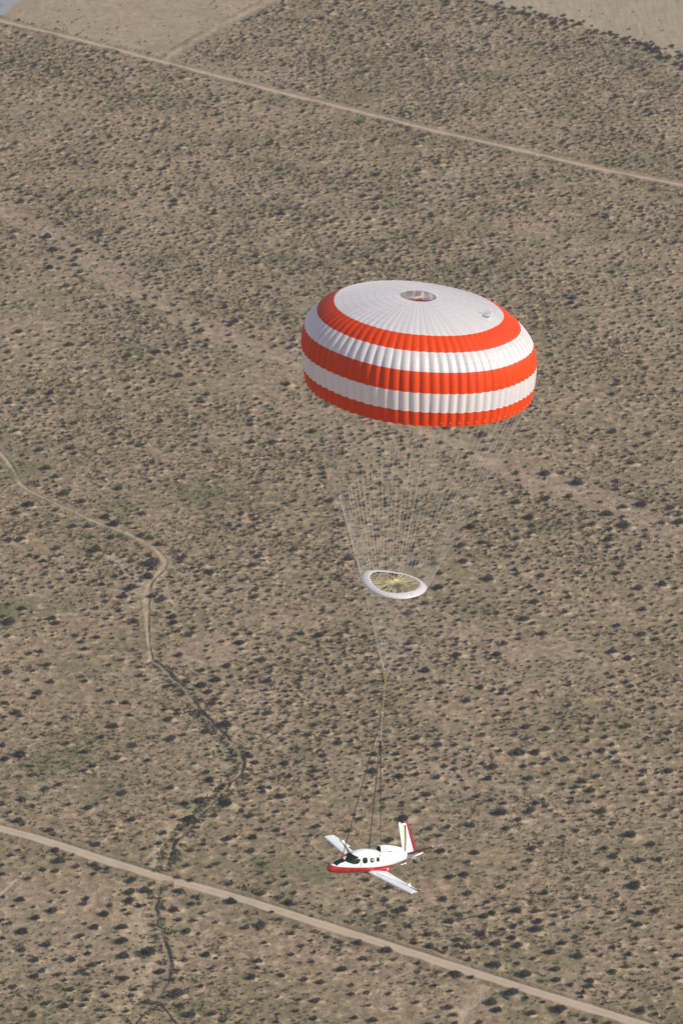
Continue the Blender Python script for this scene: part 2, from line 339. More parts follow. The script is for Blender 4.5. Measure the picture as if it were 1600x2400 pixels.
def scatter(name, protos, xs, ys, rad, hgt, mat, label, cat):
    VV = []; FF = []; TT = []; base = 0; ids = rng.integers(0, len(protos), len(xs))
    for k, (V, F) in enumerate(protos):
        s = np.where(ids == k)[0]
        if not len(s): continue
        a = rng.uniform(0, 2 * np.pi, len(s)); ca = np.cos(a) * rad[s]; sa = np.sin(a) * rad[s]
        X = V[None, :, 0] * ca[:, None] - V[None, :, 1] * sa[:, None] + xs[s][:, None]
        Y = V[None, :, 0] * sa[:, None] + V[None, :, 1] * ca[:, None] + ys[s][:, None]
        Z = V[None, :, 2] * hgt[s][:, None]
        VV.append(np.stack([X, Y, Z], -1).reshape(-1, 3)); FF.append((F[None] + (np.arange(len(s)) * len(V))[:, None, None] + base).reshape(-1, F.shape[1]))
        TT.append(np.repeat(rng.uniform(0, 1, len(s)), len(V))); base += len(V) * len(s)
    me = np_mesh(name, np.concatenate(VV), np.concatenate(FF), np.concatenate(TT))
    return tag(obj(name, me, mat), label, cat, kind='stuff')

# shrubs read off the photograph: (origin x, origin y, zoom, [x, y, width] ...)
READ = [
 (0, 1900, 2.6133, "105,60,90 300,118,70 325,145,60 585,205,75 800,55,70 690,95,50 1060,38,55 1160,50,110 1000,135,65 970,200,60 880,235,50 895,330,50 1240,205,60 1165,242,60 1145,335,60 1325,325,60 1280,343,55 1375,265,45 1440,308,45 1390,170,80 1440,155,50 440,100,40 1080,405,60 1165,425,60 1440,215,40 335,240,70 445,270,45 65,272,60 115,240,45 145,288,45 360,308,95 470,340,60 265,360,60 340,368,65 575,328,70 600,355,55 655,352,45 570,385,50 170,415,55 10,390,60 320,487,40 390,497,60 800,425,85 790,495,90 885,485,100 525,537,60 515,568,60 120,543,75 15,527,50 310,555,45 785,550,85 670,577,55 850,583,60 885,575,40 315,612,90 205,590,45 80,585,40 215,655,70 635,632,80 760,607,50 785,632,55 55,688,60 10,668,50 128,738,95 580,713,75 520,690,45 740,713,90 485,765,70 740,795,100 280,820,80 545,830,50 535,873,60 420,812,40 750,885,100 900,862,140 130,850,75 210,912,75 435,912,75 335,912,45 555,943,70 600,933,45 500,978,60 525,1000,55 255,978,60 210,1012,70 355,1003,60 395,1038,45 755,1025,80 830,973,50 135,885,40 20,1052,50 80,1078,60 425,1095,70 535,1108,70 660,1055,50 625,1083,45 650,1133,65 800,1132,60 820,1095,50 275,1182,60 390,1195,75 195,1138,40 155,1213,55 205,1252,60 600,1220,55 675,1220,45 770,1228,50 625,1262,60 525,1158,50 505,1192,50 10,1192,40 440,1160,45 970,985,80 10,332,45 15,780,50 10,860,40 1090,490,75 1170,570,65 1215,573,45 1240,625,55 985,598,80 1060,605,80 1090,668,60 1180,673,60 1140,735,75 1215,752,45 1320,682,50 1410,552,90 1370,777,50 1165,832,50 1260,880,70 1320,903,40 1125,913,60 1190,978,50 1290,965,50 1110,1028,50 1385,965,40 1075,1118,120 1100,1192,75 1155,1245,100 1295,1242,75 1225,1073,55 1295,1057,40 1365,1285,60 1300,985,30"),
 (1000, 2100, 2.6133, "155,72,60 300,62,40 365,35,60 405,12,40 468,53,50 195,117,55 390,105,70 345,122,70 540,92,85 660,92,65 905,8,60 975,12,40 925,62,50 960,72,35 575,162,50 675,155,70 780,118,60 850,130,50 770,172,60 525,183,65 455,202,55 660,203,95 855,207,60 1005,162,45 975,195,50 1050,227,60 1120,103,60 1145,145,40 1155,5,50 1195,52,40 1290,102,75 1355,45,50 1395,88,70 1245,155,55 1285,175,75 1545,190,70 330,230,80 185,268,70 185,300,60 240,310,80 315,310,50 415,288,85 515,255,70 550,300,85 905,250,55 815,288,70 1130,312,60 1275,262,60 1265,292,45 1020,332,50 755,343,80 915,362,90 645,383,55 410,420,115 590,478,105 550,410,55 780,447,80 785,513,70 700,522,40 875,542,60 995,517,70 990,550,70 1060,365,45 1230,357,65 1380,332,55 1520,365,75 1485,315,40 1310,430,55 1210,432,60 1130,462,75 1395,417,60 1525,447,55 1530,505,55 1245,572,50 1270,520,40 1300,697,90 1395,722,55 1095,592,50 940,618,45 1200,622,40 1070,663,40 1485,565,45 1395,605,40 1435,262,40 1375,248,35 1210,200,40 1505,660,35 170,475,85 265,497,55 510,590,110 385,648,105 600,625,60 425,695,85 630,717,75 805,692,115 160,727,60 170,777,50 315,775,60 705,648,45 955,757,60 1105,777,60 830,772,50"),
 (560, 1900, 3.136, "75,35,80 175,80,65 275,8,60 150,135,70 275,140,80 100,192,90 330,172,50 385,88,60 565,112,85 665,30,65 470,20,50 800,148,70 880,60,65 1195,55,120 1095,215,90 1390,130,70 1490,70,50 1470,183,60 520,182,60 85,292,85 245,305,55 165,388,75 435,305,55 170,450,60 220,530,65 340,538,70 325,482,60 160,605,90 400,605,60 355,675,100 600,350,50 935,510,65 1090,565,80 1540,485,80 1495,650,85 870,655,65 1070,658,75 940,625,60 1185,725,130 870,737,75 1060,748,65 920,773,60 1020,820,65 1250,670,50 1560,715,50 1535,812,100 1245,848,60 1380,912,80 1280,970,70 1395,995,85 235,745,60 290,798,60 150,835,115 45,857,80 380,903,75 530,770,60 455,993,65 525,952,50 640,928,55 740,965,65 870,965,95 690,1003,50 730,1020,50 385,1057,60 550,1040,50 1075,1025,110 905,1085,85 185,968,60 135,1105,80 530,1110,65 130,1155,65 745,1165,100 980,1165,60 85,1225,95 310,1212,65 475,1238,75 590,1260,80 820,1280,60 1310,1118,65 1310,1185,60 1430,1285,75 1280,1268,60 935,1332,60 820,1347,70 1095,1343,60 435,1388,60 160,1385,50 555,1395,95 280,1365,45 1295,1410,65 1135,1455,70 950,1430,55 545,1525,75 845,1522,75 270,1550,60 175,1535,50 975,1538,90 1455,1515,60 1525,1447,100 1555,1500,50 420,1472,60 855,1185,50 590,1195,50 1545,1325,60 1555,1190,60"),
 (1000, 1500, 2.6133, "245,1550,70 710,1550,70 450,1510,65 1265,1500,110 220,1435,75 130,1450,60 525,1405,60 1090,1410,70 925,1425,50 855,1462,60 245,1357,60 620,1350,65 910,1362,50 1295,1348,70 1415,1343,65 290,1302,70 1135,1325,70 640,1275,70 695,1242,60 1080,1272,65 1360,1250,80 85,1292,70 1235,1193,110 820,1205,60 910,1167,60 1045,1167,60 480,1152,70 555,1097,65 265,1132,75 440,1055,110 120,1145,60 75,1197,55 1130,1122,60 935,1103,50 830,1108,50 1060,1047,90 875,993,60 660,1000,60 460,1000,60 305,955,60 385,980,55 985,990,50 615,845,75 370,847,70 835,728,80 825,880,60 905,902,65 55,840,70 165,790,60 335,755,55 585,772,55 735,727,60 550,690,110 660,685,90 1140,688,60 1155,745,60 970,618,60 880,622,50 600,530,75 720,545,70 535,578,55 350,513,60 495,445,60 585,418,60 1210,525,80"),
 (0, 1500, 3.92, "350,480,115 300,533,85 460,378,100 430,228,100 740,335,90 775,375,90 920,460,90 770,82,90 740,158,70 370,105,80 265,122,90 70,290,110 250,368,80 140,665,110 180,697,90 45,705,80 45,578,80 595,712,80 450,768,85 1145,575,100 1015,570,90 1210,970,120 930,890,90 605,952,95 830,942,80 765,1025,100 180,1048,150 1065,1080,110 1190,693,80 1030,790,130 290,1240,85 775,1198,80 855,1158,90 285,1160,80 1350,1108,90 20,965,90 40,1095,110 540,1328,85 415,1365,100 1120,1405,110 195,1463,100 630,1508,85 800,1540,110 300,1525,80 885,1503,70 970,1453,70 85,1583,80 15,1510,80 1110,183,80 1225,200,70 1280,250,70 1000,228,70 40,822,80 325,893,75 230,770,70 1280,325,90 1350,367,70 300,282,70"),
 (300, 1550, 3.92, "870,580,165 1100,875,120 1155,930,110 890,1300,165 560,1455,170 385,705,130 500,678,80 660,215,140 800,165,130 525,185,110 730,280,100 660,360,90 760,385,110 845,385,70 670,80,90 900,38,110 1145,150,80 1265,180,120 1280,475,110 650,1280,130 520,1308,110 840,1162,90 745,1085,120 385,1160,100 700,640,110 370,530,110 340,440,80 450,445,80 450,480,80 345,232,80 1220,1160,100 1290,1160,80 1235,1195,90 1475,1055,90 1360,1375,80 600,940,80 1550,640,80"),
 (0, 1050, 3.136, "1105,840,150 1080,940,110 960,1025,120 900,1085,100 830,555,110 770,505,90 1160,705,80 1090,660,80 1030,640,80 815,655,80 465,330,110 600,390,90 330,145,100 545,38,70 140,670,100 60,672,80 690,750,110 410,735,80 215,790,70 265,803,70 1110,1085,80 1180,1108,100 1345,800,80 1410,880,60 1420,1045,60 1325,840,60 1385,1370,80 1270,1280,90 1420,1320,70 400,210,80 290,12,90 870,297,80 1040,480,80 110,478,80 265,487,60 205,415,100 405,1285,90 60,1275,120 1310,1520,80 700,1175,70 770,1125,70 160,1180,80 980,1275,80 620,1475,70 595,1425,70 560,1380,60 705,1390,70 325,930,60 640,575,80"),
 (1000, 1000, 2.6133, "718,285,90 912,340,110 1305,470,100 1195,597,110 1535,583,90 1150,330,60 1155,383,60 540,280,60 370,928,90 550,900,60 260,612,80 330,708,70 1250,165,50"),
 (0, 0, 3.136, "135,145,40 425,160,36 1115,410,26 770,385,60 1340,573,60 1260,590,55 920,490,50"),
 (1000, 0, 2.6133, "420,40,60 360,30,40 620,90,50 690,90,60 770,145,60 830,140,50 895,155,55 1030,190,60 1080,205,50 1210,240,60 1230,265,55 1300,270,60 1345,300,70 1400,300,70 1430,355,60 1470,350,70 1520,390,60 1555,420,60 660,75,40 720,105,40 850,150,45 1140,212,30 1330,275,50 1375,318,60 340,15,45 300,8,40 1195,237,40 1565,400,50"),
]
big = []
for ox, oy, s_, txt in READ:
    for q in txt.split():
        x, y, w_ = map(float, q.split(',')); big.append((ox + x / s_, oy + y / s_, w_ / s_))
BX = []; BY = []; BR = []
for u, v, w_ in big:
    g = G(u + .10 * w_, v + .12 * w_); _, _, zc = project(g.x, g.y); BX.append(g.x); BY.append(g.y); BR.append(w_ * zc / FPX / 2.65)
BX = np.array(BX); BY = np.array(BY); BR = np.array(BR)
n_read = len(BX)

def seg_dist(xs, ys, c):
    c = c[::max(1, len(c) // 260)]; d = np.full(len(xs), 1e9); p = np.stack([xs, ys], 1)
    for i in range(len(c) - 1):
        a = c[i]; b = c[i + 1] - a; L = (b @ b) or 1
        tt = np.clip(((p - a) @ b) / L, 0, 1); q = a + tt[:, None] * b; d = np.minimum(d, np.hypot(*(p - q).T))
    return d
def inpoly(u, v, poly):
    r = np.zeros(len(u), bool); j = len(poly) - 1
    for i in range(len(poly)):
        xi, yi = poly[i]; xj, yj = poly[j]
        cnd = ((yi > v) != (yj > v)) & (u < (xj - xi) * (v - yi) / ((yj - yi) or 1e-9) + xi); r ^= cnd; j = i
    return r
def vnoise(x, y, s, seed):
    r = np.random.default_rng(seed); Gd = r.uniform(0, 1, (256, 256)); x = x / s + 1000; y = y / s + 1000
    xi = np.floor(x).astype(int); yi = np.floor(y).astype(int); fx = x - xi; fy = y - yi; fx = fx * fx * (3 - 2 * fx); fy = fy * fy * (3 - 2 * fy)
    g = lambda a, b: Gd[a % 256, b % 256]
    return (g(xi, yi) * (1 - fx) + g(xi + 1, yi) * fx) * (1 - fy) + (g(xi, yi + 1) * (1 - fx) + g(xi + 1, yi + 1) * fx) * fy
Y0, Y1 = 640.0, 1850.0
def candidates(density):
    a = 0.0724 * 1.32; n = int(density * a * (Y1 ** 2 - Y0 ** 2) * 1.08)
    y = np.sqrt(rng.uniform(Y0 ** 2, Y1 ** 2, n)); rg = np.hypot(y, CAM_H); x = rng.uniform(-1, 1, n) * a * rg
    return x, y
lines = [(lower_c, 3.4), (upper_c, 3.2), (fork_c, 2.4), (track_c, 2.0), (gully_c, 1.6), (gully2_c, 1.6), (spur_c, 2.2)]
def clear(x, y, extra=0.0):
    k = np.ones(len(x), bool)
    for c_, hw in lines: k &= seg_dist(x, y, c_) > hw + extra
    return k
# large shrubs filling what was not read off, spaced apart
x, y = candidates(1 / 3.2); u, v, zc = project(x, y)
fl = inpoly(u, v, FL); fr = inpoly(u, v, FR)
known = (u > -5) & (u < 1605) & (v > 1920) & (v < 2405) | ((u > -5) & (u < 560) & (v > 1050) & (v < 1300) & (rng.uniform(0, 1, len(u)) < .6)) | ((u > 0) & (u < 480) & (v > 1500) & (v <= 1920)) 
k = ~known & ~fl & ~fr & clear(x, y, .8)
k &= rng.uniform(0, 1, len(x)) < np.clip(.02 + 1.05 * vnoise(x, y, 16, 3), 0, 1)
dw = seg_dist(x, y, wash_c); k &= (dw > 5.5) | (rng.uniform(0, 1, len(x)) < .2)
x = x[k]; y = y[k]; r_ = np.clip(rng.lognormal(math.log(.50), .38, len(x)), .26, 1.15)
r_ *= 1 + .25 * ((seg_dist(x, y, wash_c) < 14) & (rng.uniform(0, 1, len(x)) < .35))
# dark broken hedge of shrubs along the edge of the far right field
bp_ = resample([tuple(G(u, v))[:2] for u, v in FR[:11]], 1.0); ii = rng.integers(0, len(bp_), 230); ex_ = bp_[ii] + rng.normal(0, 2.0, (230, 2)) * (1, 1.6)
kk = vnoise(ex_[:, 0], ex_[:, 1], 7, 9) > .38
x = np.concatenate([x, ex_[kk, 0]]); y = np.concatenate([y, ex_[kk, 1]]); r_ = np.concatenate([r_, rng.uniform(.45, 1.05, kk.sum())]); hedge_from = len(x) - kk.sum()
cell = {}; 
def put(i, X, Y, R_): cell.setdefault((int(X // 5), int(Y // 5)), []).append((X, Y, R_))
for i in range(n_read): put(i, BX[i], BY[i], BR[i])
keep = []
for i in range(len(x)):
    cx, cy = int(x[i] // 5), int(y[i] // 5); ok = True
    for a in (-1, 0, 1):
        for b_ in (-1, 0, 1):
            for (X, Y, R_) in cell.get((cx + a, cy + b_), ()):
                dd = math.hypot(X - x[i], Y - y[i])
                if dd < (R_ + r_[i]) * .9 + .95: ok = False; break
            if not ok: break
        if not ok: break
    if ok or i >= hedge_from: keep.append(i); put(0, x[i], y[i], r_[i])
BX = np.concatenate([BX, x[keep]]); BY = np.concatenate([BY, y[keep]]); BR = np.concatenate([BR, r_[keep]])
bu, bv, bz = project(BX, BY)
print('large shrubs', len(BX), 'read', n_read)
# the 300 that show largest stand alone
inv = (bu > 4) & (bu < 1596) & (bv > 6) & (bv < 2396)
score = np.where(inv, BR * (1 + .02 * (bv > 1900)) / bz, 0); order = np.argsort(-score)[:300]; solo = np.zeros(len(BX), bool); solo[order] = True
protos = [bush_proto(240, 1, .92, .20, s, 12) for s in range(7)]
scatter('shrub_scatter', protos, BX[~solo], BY[~solo], BR[~solo], BR[~solo] * rng.uniform(.85, 1.15, (~solo).sum()), M_BUSH, 'countless dark creosote shrubs covering the desert floor into the distance', 'shrubs')
hero = [bush_proto(1000, 1, .92, .12, 50 + s, 26) for s in range(6)]
hero_me = []
for V, F in hero:
    me = np_mesh('desert_shrub', V, F, np.full(len(V), .2)); me.materials.append(M_BUSH); hero_me.append(me)
def lower_v(u): return np.interp(u, [0, 115, 230, 344, 383, 497, 600, 1000, 1115, 1268, 1383, 1600], [1942, 1973, 2011, 2047, 2059, 2087, 2118, 2245, 2282, 2330, 2364, 2432])
def gully_u(v): return np.interp(v, [2066, 2091, 2122, 2152, 2187, 2217, 2252, 2282, 2317, 2340, 2367, 2402], [377, 371, 365, 365, 375, 390, 398, 397, 386, 367, 344, 316])
special = [  # px, what singles it out
 ((520, 1697), 'very large round dark shrub, highest of the big ones on the right gully bank'),
 ((580, 1773), 'large dark shrub at the outer bend of the gully'),
 ((527, 1881), 'large wide dark shrub touching the gully above the lower road'),
 ((443, 1921), 'long dark leaning shrub left of the gully just above the lower road'),
 ((398, 1730), 'big grey brown shrub standing alone between the green patch and the gully'),
 ((40, 1922), 'big pale grey shrub just above the lower road near the left edge'),
 ((345, 2230), 'long dark double shrub on pale sand left of the lower gully'),
 ((411, 2328), 'broad dark shrub right of the gully where it forks at the bottom'),
 ((1157, 2260), 'large fluffy grey shrub just above the lower road near the spur track'),
 ((1226, 2283), 'second large fluffy shrub above the lower road, right of the bigger one'),
 ((540, 2111), 'dark shrub growing on the lower edge of the dirt road'),
 ((1308, 2365), 'widest shrub below the road near the bottom right corner'),
 ((1496, 2367), 'upright dark shrub above the road in the bottom right corner'),
 ((608, 2166), 'wide dark shrub below the road, middle of the picture'),
 ((673, 2115), 'round dark shrub standing close above the dirt road below the aeroplane'),
 ((938, 2131), 'wide double shrub below the wing of the aeroplane'),
]
info = []; taken = {}
for (pu, pv), lab in special:
    dd = np.where(solo, np.hypot(bu - pu, bv - pv), 1e9); i = int(np.argmin(dd))
    if dd[i] < 22 and i not in taken: taken[i] = lab
for j, i in enumerate(order):
    i = int(i); o = bpy.data.objects.new('desert_shrub', hero_me[j % 6]); col.objects.link(o)
    r = BR[i]; o.location = (BX[i], BY[i], 0); o.rotation_euler = (0, 0, rng.uniform(0, 6.28)); o.scale = (r, r, r * rng.uniform(.9, 1.15))
    if i in taken: tag(o, taken[i], 'shrub', 'large shrubs in the foreground desert'); continue
    info.append((o, bu[i], bv[i], r))
VB = [(2335, 'along the bottom edge'), (2265, 'just above the bottom edge'), (2190, 'well below the aeroplane'), (2120, 'a little below the wing'), (2050, 'level with the near wing tip'), (1985, 'level with the cabin'), (1915, 'level with the tail fin'), (1840, 'just above the tail fin'), (1750, 'level with the lower straps'), (1660, 'level with the strap fork'), (1570, 'level with the gold risers'), (1480, 'level with the lines\' meeting point'), (1400, 'just below the slider ring'), (1320, 'level with the slider ring'), (1220, 'level with the lower lines'), (1120, 'level with the middle lines'), (1000, 'just below canopy level'), (900, 'level with the canopy hem'), (800, 'level with the middle red band'), (660, 'level with the canopy crown'), (540, 'just above canopy level'), (400, 'well above the canopy'), (250, 'high in the picture'), (120, 'close to the far fields'), (-99, 'along the top edge')]
HB = [(70, 'at the left edge'), (180, 'near the left edge'), (300, 'well left'), (430, 'in the left part'), (560, 'left of centre'), (700, 'just left of centre'), (860, 'in the centre'), (1000, 'just right of centre'), (1130, 'right of centre'), (1270, 'in the right part'), (1400, 'well right'), (1520, 'near the right edge'), (9999, 'at the right edge')]
ORD = ['leftmost', 'second', 'third', 'fourth', 'fifth', 'sixth', 'seventh', 'eighth']
cells = {}
for o, U, Vv, r in info:
    vb = next(n for a, n in VB if Vv >= a); hb = next(n for a, n in HB if U < a); cells.setdefault((vb, hb), []).append((U, Vv, r, o))
for (vb, hb), L in cells.items():
    L.sort(key=lambda q: q[0])
    for q, (U, Vv, r, o) in enumerate(L):
        sz = 'Big' if r > 1.1 else 'Middling' if r > .8 else 'Smallish'
        pre = '' if len(L) == 1 else ('rightmost ' if q == len(L) - 1 else ORD[q] + ' ')
        g_ = 'shrubs below the lower dirt road' if Vv > lower_v(U) else 'shrubs between the lower road and the straps' if Vv > 1500 else 'shrubs in the middle desert' if Vv > 900 else 'shrubs in the far desert'
        tag(o, ('%s%s dark shrub %s, %s' % (pre, sz.lower(), vb, hb)), 'shrub', g_)

# low sand mounds gathered round the shrubs
mr = BR * rng.uniform(1.2, 2.0, len(BR)); mh = BR * rng.uniform(.14, .30, len(BR)); mx = BX + BR * rng.uniform(.1, .8, len(BR)); my = BY - BR * rng.uniform(-.1, .9, len(BR))
RG = [(0, 1), (.35, .85), (.7, .38), (1.0, 0)]; ka = 12; mv = [(0, 0, 1)]; mf = []
for r_0, h_0 in RG[1:]: mv += [(r_0 * math.cos(2 * math.pi * k / ka), r_0 * math.sin(2 * math.pi * k / ka), h_0) for k in range(ka)]
mv = np.array(mv); tri = np.array([(0, 1 + k, 1 + (k + 1) % ka) for k in range(ka)])
for q in range(2):
    for k in range(ka):
        a_, b_ = 1 + q * ka, 1 + (q + 1) * ka; tri = np.concatenate([tri, [(a_ + k, b_ + k, b_ + (k + 1) % ka), (a_ + k, b_ + (k + 1) % ka, a_ + (k + 1) % ka)]])
ok_ = clear(mx, my, .5); mx, my, mr, mh = mx[ok_], my[ok_], mr[ok_], mh[ok_]; nm = len(mx)
wob_ = rng.uniform(.75, 1.25, (nm, len(mv)))
V_ = np.stack([mv[None, :, 0] * mr[:, None] * wob_ + mx[:, None], mv[None, :, 1] * mr[:, None] * wob_ + my[:, None], mv[None, :, 2] * mh[:, None] + .006], -1).reshape(-1, 3)
F_ = (tri[None] + (np.arange(nm) * len(mv))[:, None, None]).reshape(-1, 3); amt_ = np.repeat(rng.uniform(.0, .85, nm), len(mv)) * np.tile(np.clip(mv[:, 2] * 1.3, 0, 1), nm)
m, t, b, o = nmat('mound_sand'); gr = t.nodes.new('ShaderNodeGroup'); gr.node_tree = soil; at = N(t, 'ShaderNodeAttribute', attribute_name='tint').outputs['Fac']
k_ = smooth_(t, math_(t, 'ADD', at, math_(t, 'MULTIPLY', math_(t, 'SUBTRACT', gr.outputs[2], .5), .9)), .15, .6)
t.links.new(mixc(t, math_(t, 'MULTIPLY', k_, .75), gr.outputs[0], (.47, .365, .24)), b.inputs['Base Color']); b.inputs['Roughness'].default_value = .95; b.inputs['Specular IOR Level'].default_value = .1
bp = N(t, 'ShaderNodeBump', {'Height': gr.outputs[1], 'Strength': .6, 'Distance': .6}); t.links.new(bp.outputs[0], b.inputs['Normal'])
mo = obj('sand_mounds', np_mesh('sand_mounds', V_, F_, amt_), m, smooth=True); tag(mo, 'low pale sand mounds gathered round the shrubs', 'sand', kind='stuff')

# small scrub: dense patches of low tufts
x, y = candidates(1 / 1.15); u, v, zc = project(x, y)
dn = .08 + .8 * np.clip((vnoise(x, y, 9, 5) * .6 + vnoise(x, y, 28, 6) * .6 - .32) * 1.9, 0, 1)
dn *= np.where(inpoly(u, v, FL) | inpoly(u, v, FR), .10, 1.0)
k = (rng.uniform(0, 1, len(x)) < dn) & clear(x, y, .1) & ((seg_dist(x, y, wash_c) > 5) | (rng.uniform(0, 1, len(x)) < .3))
x = x[k]; y = y[k]; r_ = np.clip(rng.lognormal(math.log(.245), .32, len(x)), .12, .55)
tp = [bush_proto(15, 1, 1, .55, 100 + s, 0) for s in range(6)]
print('small scrub', len(x))
scatter('low_scrub', tp, x, y, r_, r_ * rng.uniform(.8, 1.2, len(x)), M_TUFT, 'small low tufts of desert scrub between the bigger shrubs', 'scrub')
# stones and tufts lining the roads, track and gully banks
ex = []; ey = []
for c_, off, nn in ((track_c, 2.0, 520), (gully_c, .7, 620), (gully2_c, .6, 480), (lower_c, 3.5, 620), (upper_c, 2.9, 500)):
    inside = [i for i in range(1, len(c_) - 1) if abs(c_[i][0]) < 200]
    for _ in range(nn):
        i = inside[rng.integers(0, len(inside))]; tg = c_[i + 1] - c_[i - 1]; tg /= np.linalg.norm(tg); s_ = rng.choice([-1, 1])
        o_ = s_ * (off + abs(rng.normal(0, .8))); ex.append(c_[i][0] - tg[1] * o_); ey.append(c_[i][1] + tg[0] * o_)
ex = np.array(ex); ey = np.array(ey); r_ = np.clip(rng.lognormal(math.log(.32), .45, len(ex)), .15, .95)
scatter('bank_scrub', tp, ex, ey, r_, r_ * 1.0, M_TUFT, 'low tufts lining the banks of roads, track and gully', 'scrub')

# ------------------------------------------------------------------ parachute
YP = 341.8
def fabric(name, c, transl=0.28, rough=0.42):
    m, t, b, o = nmat(name)
    uv = N(t, 'ShaderNodeUVMap').outputs[0]; sp = N(t, 'ShaderNodeSeparateXYZ', {0: uv})
    fu = math_(t, 'ABSOLUTE', math_(t, 'SUBTRACT', math_(t, 'FRACT', sp.outputs[0]), 0.5))       # 0.5 at the seams
    seam = smooth_(t, fu, 0.455, 0.495)
    ring = math_(t, 'ABSOLUTE', math_(t, 'SUBTRACT', math_(t, 'FRACT', math_(t, 'MULTIPLY', sp.outputs[1], 1.55)), 0.5))
    ring = smooth_(t, ring, 0.46, 0.495)
    nz = noise(t, N(t, 'ShaderNodeTexCoord').outputs['Object'], 1.3, 3)
    cc = mixc(t, math_(t, 'MULTIPLY', nz, .25), c, tuple(x * .82 for x in c))
    wn = N(t, 'ShaderNodeTexWhiteNoise', {'W': math_(t, 'FLOOR', sp.outputs[0])}, noise_dimensions='1D').outputs['Value']
    cc = mixc(t, math_(t, 'MULTIPLY', wn, .5), cc, tuple(x * .84 for x in c))
    cc = mixc(t, math_(t, 'MULTIPLY', seam, .28), cc, tuple(x * .55 for x in c))
    b.inputs['Roughness'].default_value = rough; b.inputs['Specular IOR Level'].default_value = .7 if c[1] > .5 else .35; b.inputs['Sheen Weight'].default_value = .9 if c[1] > .5 else 0; b.inputs['Sheen Roughness'].default_value = .35
    t.links.new(cc, b.inputs['Base Color'])
    bp = N(t, 'ShaderNodeBump', {'Height': math_(t, 'ADD', math_(t, 'MULTIPLY', ring, .6), math_(t, 'MULTIPLY', nz, .25)), 'Strength': .5, 'Distance': .08}); t.links.new(bp.outputs[0], b.inputs['Normal'])
    tr = N(t, 'ShaderNodeBsdfTranslucent'); t.links.new(cc, tr.inputs[0])
    mx = N(t, 'ShaderNodeMixShader', {0: transl, 1: b.outputs[0], 2: tr.outputs[0]}); t.links.new(mx.outputs[0], o.inputs[0])
    return m
M_WHITE = fabric('white_canopy_nylon', (0.86, 0.85, 0.875), .40, .30); M_RED = fabric('orange_red_canopy_nylon', (0.80, 0.060, 0.004), .22)
M_LINE = plain('suspension_cord', (0.55, 0.53, 0.48), .6); M_YEL = plain('yellow_cord', (0.62, 0.55, 0.24), .6)
M_TAN = plain('tan_webbing', (0.42, 0.33, 0.17), .6); M_BLK = plain('black_strap', (0.025, 0.022, 0.018), .6)
M_BRASS = plain('gold_webbing', (0.30, 0.22, 0.08), .5); M_STEEL = plain('bright_steel', (0.75, 0.73, 0.66), .3, metal=.6)
NG = 76; SUB = 8
vent = W(980, 694, YP)
para = empty('parachute', vent); tag(para, 'huge orange red and white striped round parachute with long lines, holding up the aeroplane', 'parachute')
# local frame: rings tilt clockwise while their centres stay stacked below the vent
tilt = Matrix.Rotation(R(5.6), 3, 'Y') @ Matrix.Rotation(R(-1.4), 3, 'X'); shear = -math.tan(R(5.0))
prof = [(1.40, 0.00, 0), (2.6, -.08, 0), (4.2, -.32, 0), (5.5, -.62, 0), (6.50, -.96, 1), (7.20, -1.35, 0), (7.80, -1.85, 1), (8.34, -2.44, 0), (8.74, -3.12, 1), (8.92, -3.9, 0), (8.98, -4.74, 1), (8.94, -5.5, 0), (8.85, -6.30, 1), (8.76, -6.90, 0), (8.64, -7.46, 1)]
pr = []; bandi = 0; PB = []
for i in range(len(prof) - 1):
    p0 = prof[max(i - 1, 0)]; p1 = prof[i]; p2 = prof[i + 1]; p3 = prof[min(i + 2, len(prof) - 1)]
    if prof[i][2]: bandi += 1
    for k in range(5):
        q = k / 5; f = lambda j: .5 * (2 * p1[j] + (-p0[j] + p2[j]) * q + (2 * p0[j] - 5 * p1[j] + 4 * p2[j] - p3[j]) * q * q + (-p0[j] + 3 * p1[j] - 3 * p2[j] + p3[j]) * q ** 3)
        pr.append((f(0), f(1))); PB.append(bandi)
pr.append(prof[-1][:2])
arc = [0]
for i in range(1, len(pr)): arc.append(arc[-1] + math.hypot(pr[i][0] - pr[i - 1][0], pr[i][1] - pr[i - 1][1]))
TA = arc[-1]; gp = np.random.default_rng(5); gph = gp.uniform(-1, 1, NG); gdeep = gp.uniform(.85, 1.2, NG)
def canopy_pt(i, a_idx, fr):
    """row i, gore a_idx, fraction fr across the gore"""
    r, z = pr[i]; s = arc[i] / TA
    amp = .014 + .125 * min(1, max(0, (s - .30) / .35)) ** 1.3
    if s > .93: amp *= 1 - .3 * (s - .93) / .07
    g = a_idx % NG; a = 2 * math.pi * (a_idx + fr) / NG
    # outward normal of the profile
    j0 = max(i - 1, 0); j1 = min(i + 1, len(pr) - 1); dr = pr[j1][0] - pr[j0][0]; dz = pr[j1][1] - pr[j0][1]; L = math.hypot(dr, dz); nr, nz = -dz / L, dr / L
    bul = amp * gdeep[g] * ((1 - abs(2 * fr - 1) ** 1.8) - .45) 
    sag = .025 * gph[g] * min(1, max(0, s - .25) * 3) * math.sin(9 * s + g)
    wob = .10 * math.sin(3 * a + 1) * s + .06 * math.sin(7 * a + 2) * s
    rr = r + nr * (bul + sag * .4) + wob; zz = z + nz * (bul + sag) + (-.05 * (1 - abs(2 * fr - 1)) if i == len(pr) - 1 else 0)
    tw = .004 * math.sin(6 * s + g * .7)
    p = Vector((math.cos(a + tw) * rr, math.sin(a + tw) * rr, zz)); p = tilt @ p; p.x += shear * z
    return Vector((p.x * 1.008, p.y * 1.008, p.z))
vs = []; fs = []; mi = []; uvs = []; cols = NG * SUB
for i in range(len(pr)):
    for g in range(NG):
        for k in range(SUB): vs.append(canopy_pt(i, g, k / SUB))
